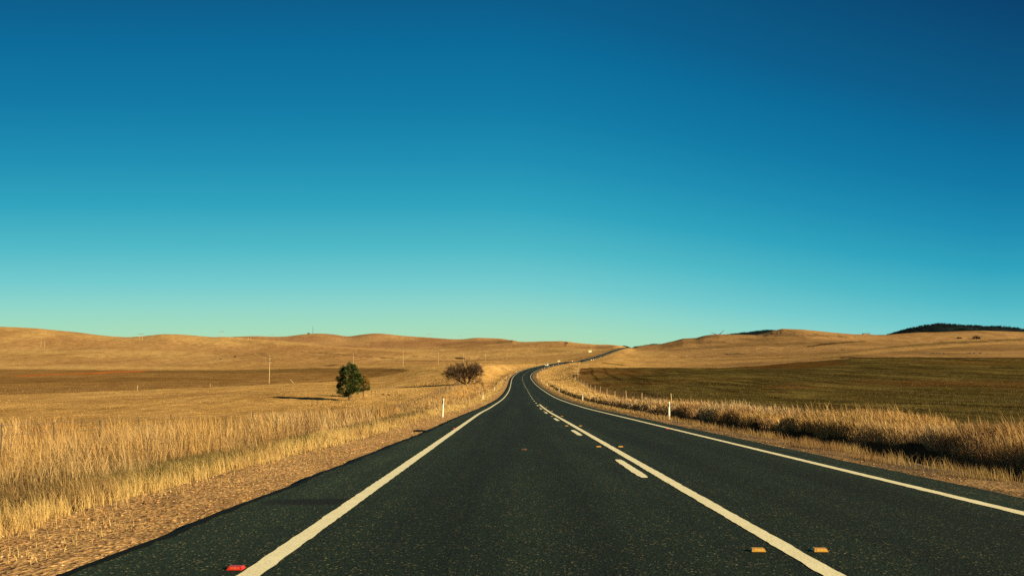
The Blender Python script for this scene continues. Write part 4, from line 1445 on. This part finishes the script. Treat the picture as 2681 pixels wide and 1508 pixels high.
z = float(ground_z(x, y)); root = empty('low_shed', (x, y + 12, z))
mb = MB(); mb.box((0, 0, .6), (12.5, 5, 3.2), .05); mb.build('wall', M['steel'], root)
mb = MB(); mb.add([(-6.6, -2.9, 2.21), (6.6, -2.9, 2.21), (6.6, 2.9, 2.21), (-6.6, 2.9, 2.21), (-6.6, 0, 3.0), (6.6, 0, 3.0)], [(0, 1, 5, 4), (2, 3, 4, 5), (0, 4, 3), (1, 2, 5), (3, 2, 1, 0)])
mb.build('roof', M['steel'], root)
tag(root, 'long low shed roof on the right skyline', 'shed')


def sign(px, pyb, hpx, wpx, y0, y1, mat, label, name='road_sign'):
    x, y, z = hit(px, pyb, y0, y1); s_ = y / FPX
    root = empty(name, (x, y, z))
    mb = MB(); mb.tube([(0, 0, -.3), (0, 0, hpx * s_)], .06, 6); mb.build('post', M['steel'], root)
    mb = MB(); mb.box((0, -.08, hpx * s_ * .68), (wpx * s_, .04, hpx * s_ * .62), .01); mb.build('panel', mat, root)
    tag(root, label, 'sign')


sign(1548.5, 944.5, 3.6, 2.6, 720, 1100, M['white_plastic'], 'left one of two white signs at the foot of the far climb')
sign(1554.3, 943.2, 3.4, 1.6, 720, 1100, M['white_plastic'], 'right one of two white signs at the foot of the far climb')
sign(1578.5, 936.8, 5.0, 2.2, 760, 1300, M['black_rubber'], 'dark back of a road sign right of the far climb')
sign(1490, 944.0, 2.4, 2.2, 650, 1300, M['black_rubber'], 'dark small sign left of the hidden dip in the road')
sign(1498.5, 946.6, 2.4, 3.0, 600, 1000, M['white_plastic'], 'pale small sign where the near road goes out of sight')

# white car on the bend
Yc = 553.0
x, y, z = road_pt(Yc, .9 + .4)
car = empty('white_car', (float(x), float(y), float(z)), -math.atan(float(rh(Yc))) )
prof = [(-2.1, .35), (-2.15, .75), (-1.95, .95), (-1.1, 1.02), (-.5, 1.48), (.9, 1.5), (1.75, 1.05), (2.1, .95), (2.15, .4)]
vs, fs = [], []
for s_ in (-.86, .86):
    vs += [(s_ * (.82 if z_ > 1.2 else 1), y_, z_) for y_, z_ in prof]
k_ = len(prof)
fs = [tuple(range(k_)), tuple(range(2 * k_ - 1, k_ - 1, -1))] + [(i, i + k_, (i + 1) % k_ + k_, (i + 1) % k_) for i in range(k_)]
link_mesh('body', vs, [f[::-1] for f in fs], M['car_white'], car)
mb = MB(); mb.add([(-.68, -1.09, 1.06), (.68, -1.09, 1.06), (.6, -.57, 1.45), (-.6, -.57, 1.45), (-.68, -1.05, 1.03), (.68, -1.05, 1.03), (.6, -.53, 1.42), (-.6, -.53, 1.42)],
                  [(0, 1, 2, 3), (7, 6, 5, 4), (0, 4, 5, 1), (1, 5, 6, 2), (2, 6, 7, 3), (3, 7, 4, 0)]); mb.build('windscreen', M['car_glass'], car)
for sx in (-.78, .78):
    for sy in (-1.35, 1.35):
        mb = MB(); mb.tube([(sx - .1, sy, .32), (sx + .1, sy, .32)], .32, 12); mb.build('wheel', M['black_rubber'], car)
    mb = MB(); mb.box((sx * .75, -2.13, .72), (.3, .08, .14), .02); mb.build('headlight', M['pale_reflector'], car)
tag(car, 'small white car coming round the far bend', 'car')


# ------------------------------------------------------------------ trees and bushes
def leaf_tris(C, S, outward, col, n_each, name, mat, parent, spread=1.0, flat=.45):
    """tufts of small pointed leaf faces around centres C"""
    m_ = len(C) * n_each
    c = np.repeat(C, n_each, 0); s = np.repeat(S, n_each); od = np.repeat(outward, n_each, 0); cc = np.repeat(col, n_each, 0)
    d = rng.normal(0, 1, (m_, 3)); d /= np.linalg.norm(d, axis=1)[:, None]
    p = c + d * (s * rng.random(m_) ** .5 * spread)[:, None]
    ax = od * .9 + d * .7 + rng.normal(0, .25, (m_, 3)); ax /= np.linalg.norm(ax, axis=1)[:, None]
    sd = np.cross(ax, rng.normal(0, 1, (m_, 3))); sd /= np.linalg.norm(sd, axis=1)[:, None] + 1e-9
    L = s * (.55 + .5 * rng.random(m_)); W = L * flat
    V = np.stack([p - sd * W[:, None] / 2, p + sd * W[:, None] / 2, p + ax * L[:, None]], 1)
    cc = cc * (.75 + .5 * rng.random((m_, 1)))
    return fast_mesh(name, V.reshape(-1, 3), np.arange(m_ * 3), np.full(m_, 3), M[mat], np.repeat(cc, 3, 0), parent=parent)


def conifer(px, pyb, pyt, pxl, pxr, trunk_px, col_lo, col_hi, label, n_cl=520, topfrac=.0):
    x, y, z = hit(px, pyb, 60, 400)
    s_ = y / FPX
    Ht = (pyb - pyt) * s_; rad = (pxr - pxl) / 2 * s_; off = ((pxl + pxr) / 2 - px) * s_; tb = trunk_px * s_
    root = empty('conifer_tree', (x, y, z))
    mb = MB(); mb.tube([(0, 0, -.3), (.03, 0, tb), (off * .5, 0, Ht * .5), (off, 0, Ht * .85)], [rad * .085, rad * .07, rad * .04, rad * .015], 8)
    # limbs
    for k in range(26):
        h0 = tb + (Ht * .75 - tb) * random.random(); an = random.random() * 6.283; ll = rad * .75 * random.uniform(.5, 1)
        mb.tube([(off * h0 / Ht, 0, h0), (off * h0 / Ht + math.cos(an) * ll * .5, math.sin(an) * ll * .5, h0 + ll * .2), (off * h0 / Ht + math.cos(an) * ll, math.sin(an) * ll, h0 + ll * .55)],
                [rad * .022, rad * .014, rad * .006], 5)
    mb.build('trunk', M['bark'], root)
    C, S, O, K = [], [], [], []

    def girth(f): return rad * np.interp(f, [0, .06, .2, .42, .6, .75, .88, .96, 1.0], [.40, .68, .92, 1.0, .93, .76, .50, .26, .06])
    lobes = []
    for k in range(46):
        f = random.random() ** .9
        an = k * 2.399 + random.uniform(-.4, .4)
        lobes.append((f, an, girth(f) * random.uniform(.62, 1.0), rad * random.uniform(.16, .30)))
    for k in range(n_cl):
        f, an, rc, rl = lobes[k % 46] if k % 6 else (random.random() * .8, random.random() * 6.28, girth(.4) * .35, rad * .4)
        v = Vector((random.gauss(0, 1), random.gauss(0, 1), random.gauss(0, 1))).normalized() * rl * random.random() ** .4
        zc = tb * 1.3 + (Ht * .97 - tb * 1.3) * f + v.z * .8 + rl * .3
        C.append((off * f + rc * math.cos(an) + v.x, rc * math.sin(an) + v.y, max(zc, tb * 1.1))); S.append(rad * random.uniform(.07, .14))
        O.append((math.cos(an) * .55, math.sin(an) * .55, .75))
        f = min(1, max(0, (zc - tb) / (Ht - tb)))
        t_ = min(1, max(0, (f - topfrac) / .4)) if topfrac > 0 else random.random()
        t_ = min(1, max(0, t_ + random.uniform(-.3, .3)))
        K.append([a_ * (1 - t_) + b_ * t_ for a_, b_ in zip(col_lo, col_hi)])
    # leader shoots at the top
    for k in range(10):
        C.append((off + random.uniform(-.12, .2) * rad, random.uniform(-.1, .1) * rad, Ht * random.uniform(.93, 1.0))); S.append(rad * .08); O.append((0, 0, 1)); K.append(col_lo)
    leaf_tris(np.array(C), np.array(S), np.array(O), np.array(K), 34, 'crown', 'needles', root, 1.0, .42)
    tag(root, label, 'tree')
    return root


conifer(914, 1048.6, 957, 881, 946, 9, (.028, .044, .014), (.080, .105, .026), 'large dark green conifer in the left paddock', 760)
conifer(951, 1041.6, 984, 937, 971, 11, (.060, .075, .018), (.34, .19, .045), 'smaller conifer with a browning top, right of the large one', 560, .38)


def bare_bush(px, pyb, hpx, wl, wr_, label, name='bare_bush', ntw=5, lean=-.2, y0=60, y1=900, rad0=.10, mat='twig', stems=9):
    x, y, z = hit(px, pyb, y0, y1)
    s_ = y / FPX
    H_ = hpx * s_; L_ = wl * s_; R_ = wr_ * s_
    root = empty(name, (x, y, z))
    st = MB(); tw = MB()

    def grow(p, d, ln, r_, dep):
        d = d.normalized()
        mid = p + d * ln * .5 + Vector((random.gauss(0, .05), random.gauss(0, .05), random.gauss(0, .04))) * ln
        q = p + d * ln
        (st if dep < 2 else tw).tube([p, mid, q], [r_, r_ * .82, r_ * .6], 5 if dep < 2 else 3, False)
        if dep >= ntw: return
        for k in range(random.choice((3, 4, 4)) if dep < 4 else 3):
            nd = d + Vector((random.gauss(0, .48), random.gauss(0, .48), random.gauss(.10, .34)))
            grow(p + d * ln * random.uniform(.45, 1.0), nd, ln * random.uniform(.55, .78), r_ * .66, dep + 1)

    mb_l = 1 / 2.1
    for k in range(stems):
        an = k / stems * 6.283 + random.uniform(-.3, .3)
        ex, ey = math.cos(an), math.sin(an)
        reach = L_ if ex < 0 else R_
        d = Vector((ex * reach * random.uniform(.55, 1.0), ey * (L_ + R_) * .42, H_ * random.uniform(.30, .95)))
        grow(Vector((ex * .12, ey * .12, -.1)), d, d.length * mb_l, rad0 * random.uniform(.7, 1.1), 0)
    st.build('stem', M[mat], root)
    tw.build('twigs', M[mat], root)
    tag(root, label, 'bush')
    return root


bare_bush(1219, 1008, 62, 66, 54, 'large bare brown bush beside the road, left of the bend', stems=12, ntw=5, rad0=.13)
bare_bush(1505.5, 991, 17, 7, 4, 'small bare shrub at the corner of the crop paddock fence', 'bare_bush', 4, y0=150, rad0=.05, stems=6)
bare_bush(1480.6, 952.5, 6, 4, 4, 'brown round shrub beside the road where it dips from sight', 'bare_bush', 4, y0=300, y1=1200, rad0=.09, stems=8)


def dark_shrub(px, pyb, wpx, hpx, y0, y1, colr, label, ncl=26, name='low_shrub'):
    x, y, z = hit(px, pyb, y0, y1); s_ = y / FPX
    w_, h_ = wpx * s_ / 2, hpx * s_
    root = empty(name, (x, y, z))
    mb = MB()
    for k in range(5):
        an = k * 1.257
        mb.tube([(0, 0, -.1), (math.cos(an) * w_ * .4, math.sin(an) * w_ * .3, h_ * .5)], [h_ * .05, h_ * .02], 4)
    mb.build('stem', M['bark'], root)
    C, S, O, K = [], [], [], []
    for k in range(ncl):
        an = random.random() * 6.283; r_ = random.random() ** .5
        zc = h_ * random.uniform(.2, .95) * math.sqrt(max(.05, 1 - r_ * r_ * .8))
        C.append((w_ * r_ * math.cos(an), w_ * .7 * r_ * math.sin(an), zc)); S.append(max(w_, h_) * .28); O.append((math.cos(an) * .4, math.sin(an) * .4, .8)); K.append(colr)
    leaf_tris(np.array(C), np.array(S), np.array(O), np.array(K), 14, 'foliage', 'shrub_leaf', root, 1.0, .6)
    tag(root, label, 'shrub')


dark_shrub(1521.5, 949, 4.6, 4.6, 450, 1100, (.035, .025, .025), 'dark round shrub by the far end of the straight fence')
dark_shrub(2556, 887.5, 18, 8, 700, 1600, (.05, .036, .022), 'largest dark shrub high on the right hillside')
dark_shrub(2512, 887, 12, 3.5, 700, 1600, (.12, .08, .04), 'faint brown shrub left of the largest hillside shrub')
dark_shrub(1484.5, 899.5, 4, 3, 900, 2300, (.10, .075, .03), 'tiny bush on the skyline left of the far pole cluster')
dark_shrub(615, 935, 5, 3.5, 700, 1900, (.03, .02, .015), 'black dot of a bush on the left hillside')
dark_shrub(578, 941.5, 4, 2.5, 700, 1900, (.09, .055, .03), 'faint brown bush below the black dot on the left hillside')
dark_shrub(663, 927, 3.5, 2.5, 700, 1900, (.09, .055, .03), 'small bush at the tip of the brown gully above the pole')
dark_shrub(1406, 953.5, 5, 1.6, 300, 900, (.20, .12, .05), 'low brown tuft above the road edge on the bend')
for i, (px, py, w_, lab) in enumerate(((735, 1013, 8, 'left'), (690, 1016, 10, 'middle'), (640, 1020, 7, 'right'))):
    pass
for px, py, w_, h_, lab in ((1050, 1066, 26, 11, 'brown weed clump in the grass left of the nearest guide post'), (870, 1037, 8, 6, 'thin dead thistle beside the tree shadow'),
                            (1003, 1034, 6, 7, 'thin dead thistle right of the paired stakes'), (1018, 1036, 6, 8, 'second dead thistle right of the paired stakes')):
    bare_bush(px, py, h_, w_ / 2, w_ / 2, lab, 'dead_weed', 3, y0=40, y1=400, rad0=.02, stems=9)


# rock outcrops on the right hill
def rock(px, py, wpx, hpx, label, y0=600, y1=1700):
    x, y, z = hit(px, py, y0, y1); s_ = y / FPX
    bm = bmesh.new()
    for k in range(max(8, int(wpx / 1.3))):
        q = bmesh.ops.create_icosphere(bm, subdivisions=2, radius=1)['verts']
        cx_ = random.uniform(-.5, .5) * wpx * s_; cy_ = random.uniform(-1.5, 1.5); sx_ = random.uniform(.5, 1.3) * hpx * s_
        sd = random.randint(0, 999)
        for v in q:
            n_ = .7 + .6 * float(vnoise(np.array(v.co.x * 1.7 + sd), np.array(v.co.y * 1.7 + v.co.z * 2.3), 5))
            v.co = Vector((v.co.x * sx_ * 1.6 * n_ + cx_, v.co.y * sx_ * 1.3 * n_ + cy_, v.co.z * sx_ * .75 * n_))
    me = bpy.data.meshes.new('rock_outcrop'); bm.to_mesh(me); bm.free()
    me.materials.append(M['rock'])
    o = bpy.data.objects.new('rock_outcrop', me); COL.objects.link(o); o.location = (x, y, z)
    tag(o, label, 'rocks', 'rock outcrops on the right hillside')


for px, py, w_, h_, lab in ((2036, 872.5, 34, 2.6, 'dark rocks just under the top of the right hill'), (2075, 876, 22, 1.8, 'rock band right below the hilltop'),
                            (2012, 878, 20, 1.6, 'rocks at the left foot of the hilltop'), (2130, 879.5, 14, 1.4, 'small rock band on the right shoulder of the hilltop'),
                            (2456, 927.5, 36, 2.2, 'black rocks left of centre above the crop paddock'), (2418, 928, 20, 1.4, 'small rocks beside the black rocks above the paddock'),
                            (2553, 930.5, 40, 2.0, 'black rocks furthest right above the crop paddock'), (1835, 887.5, 26, 1.4, 'rocks on the hill shoulder below the turbine'),
                            (1915, 927, 26, 1.5, 'low rocks in the middle of the right hillside'), (2210, 916, 16, 1.6, 'rocks on the bench below the right hilltop')):
    rock(px, py, w_, h_, lab)
x, y, z = hit(2398, 915.5, 500, 1500)
mb = MB(); mb.tube([(0, 0, -.3), (0, 0, 4.2 * y / FPX)], [.16, .13], 6); o = mb.build('stake', M['dark_wood']); o.location = (x, y, z)
tag(o, 'lone dark post on the pale bench of the right hillside', 'post')

# ------------------------------------------------------------------ wooded hills far away
def wooded_hill(pts, D, depth, label, ntree, hpx):
    P = np.array(pts, float)
    px = np.linspace(P[0, 0], P[-1, 0], 120); ys = np.interp(px, P[:, 0], P[:, 1])
    X, Z = F(px, ys, D)
    nrow = 26
    f = np.linspace(-1, 1, nrow)
    V = []
    for q in f:
        zz_ = -40 + (Z + 40) * np.cos(q * 1.45) ** .8
        V.append(np.stack([X, np.full_like(X, D + q * depth), zz_ + (fbm(X / 90, X * 0 + q * 6, 3, 301) - .5) * 14 * (1 - abs(q) < .9) * (abs(q) > .15)], 1))
    V = np.concatenate(V)
    lo, to = grid_faces(nrow, 120)
    o = fast_mesh('hill', V, lo, to, M['wood_floor'], smooth_=True)
    tag(o, kind='structure')
    # trees: leaf clumps over the face towards the road and along the crest
    q = -rng.random(ntree) ** 1.3 * .55
    q[: ntree // 5] = (rng.random(ntree // 5) - .5) * .1
    i = rng.random(ntree) * 118
    i0 = i.astype(int)
    x = X[i0] + (X[i0 + 1] - X[i0]) * (i - i0)
    zt = np.interp(px[0] + (px[-1] - px[0]) * i / 119, px, Z)
    zz_ = -40 + (zt + 40) * np.cos(q * 1.45) ** .8
    hgt = hpx * D / FPX * (.5 + .8 * rng.random(ntree))
    C = np.stack([x, D + q * depth, zz_ + hgt * .3], 1)
    K = np.tile(np.array((.012, .022, .026)), (ntree, 1)) * (.5 + 1.0 * rng.random((ntree, 1)))
    o = leaf_tris(C, hgt * .55, np.tile(np.array((0, 0, 1.0)), (ntree, 1)), K, 12, 'woodland', 'needles', None, 1.0, .8)
    tag(o, label, 'woodland', kind='stuff')


M['wood_floor'] = plain('wood_floor', (.014, .022, .024), 1.0, 0, .4, .02)
wooded_hill([(2290, 886), (2322, 878.5), (2371, 863.5), (2412, 854.5), (2457, 848.5), (2507, 854.5), (2532, 853.5), (2574, 858), (2603, 855.5), (2633, 861.5), (2690, 869), (2800, 880), (2900, 890)],
            3300, 500, 'dark eucalypt woodland covering the hill at far right', 2600, 3.2)
wooded_hill([(1850, 884), (1908, 875.5), (1958, 870), (2004, 864.5), (2032, 865.5), (2080, 868), (2140, 884)], 5200, 600, 'dark woodland on the distant hill behind the right hilltop', 1500, 1.8)
wooded_hill([(1660, 908), (1687, 904.3), (1708, 900.8), (1726, 901), (1745, 904)], 6500, 500, 'dark wooded hilltop peeping out above the road gap', 500, 1.2)
wooded_hill([(1622, 909), (1632, 905.5), (1640, 907.2), (1650, 910.5)], 5800, 400, 'dark wooded knoll beside the far road crest', 300, 1.2)
print('TREES', hit(914, 1048.6, 60, 400), hit(704.5, 1003.4, 200, 800), hit(1219, 1008, 60, 900), hit(1545, 922.3, 900, 1700))
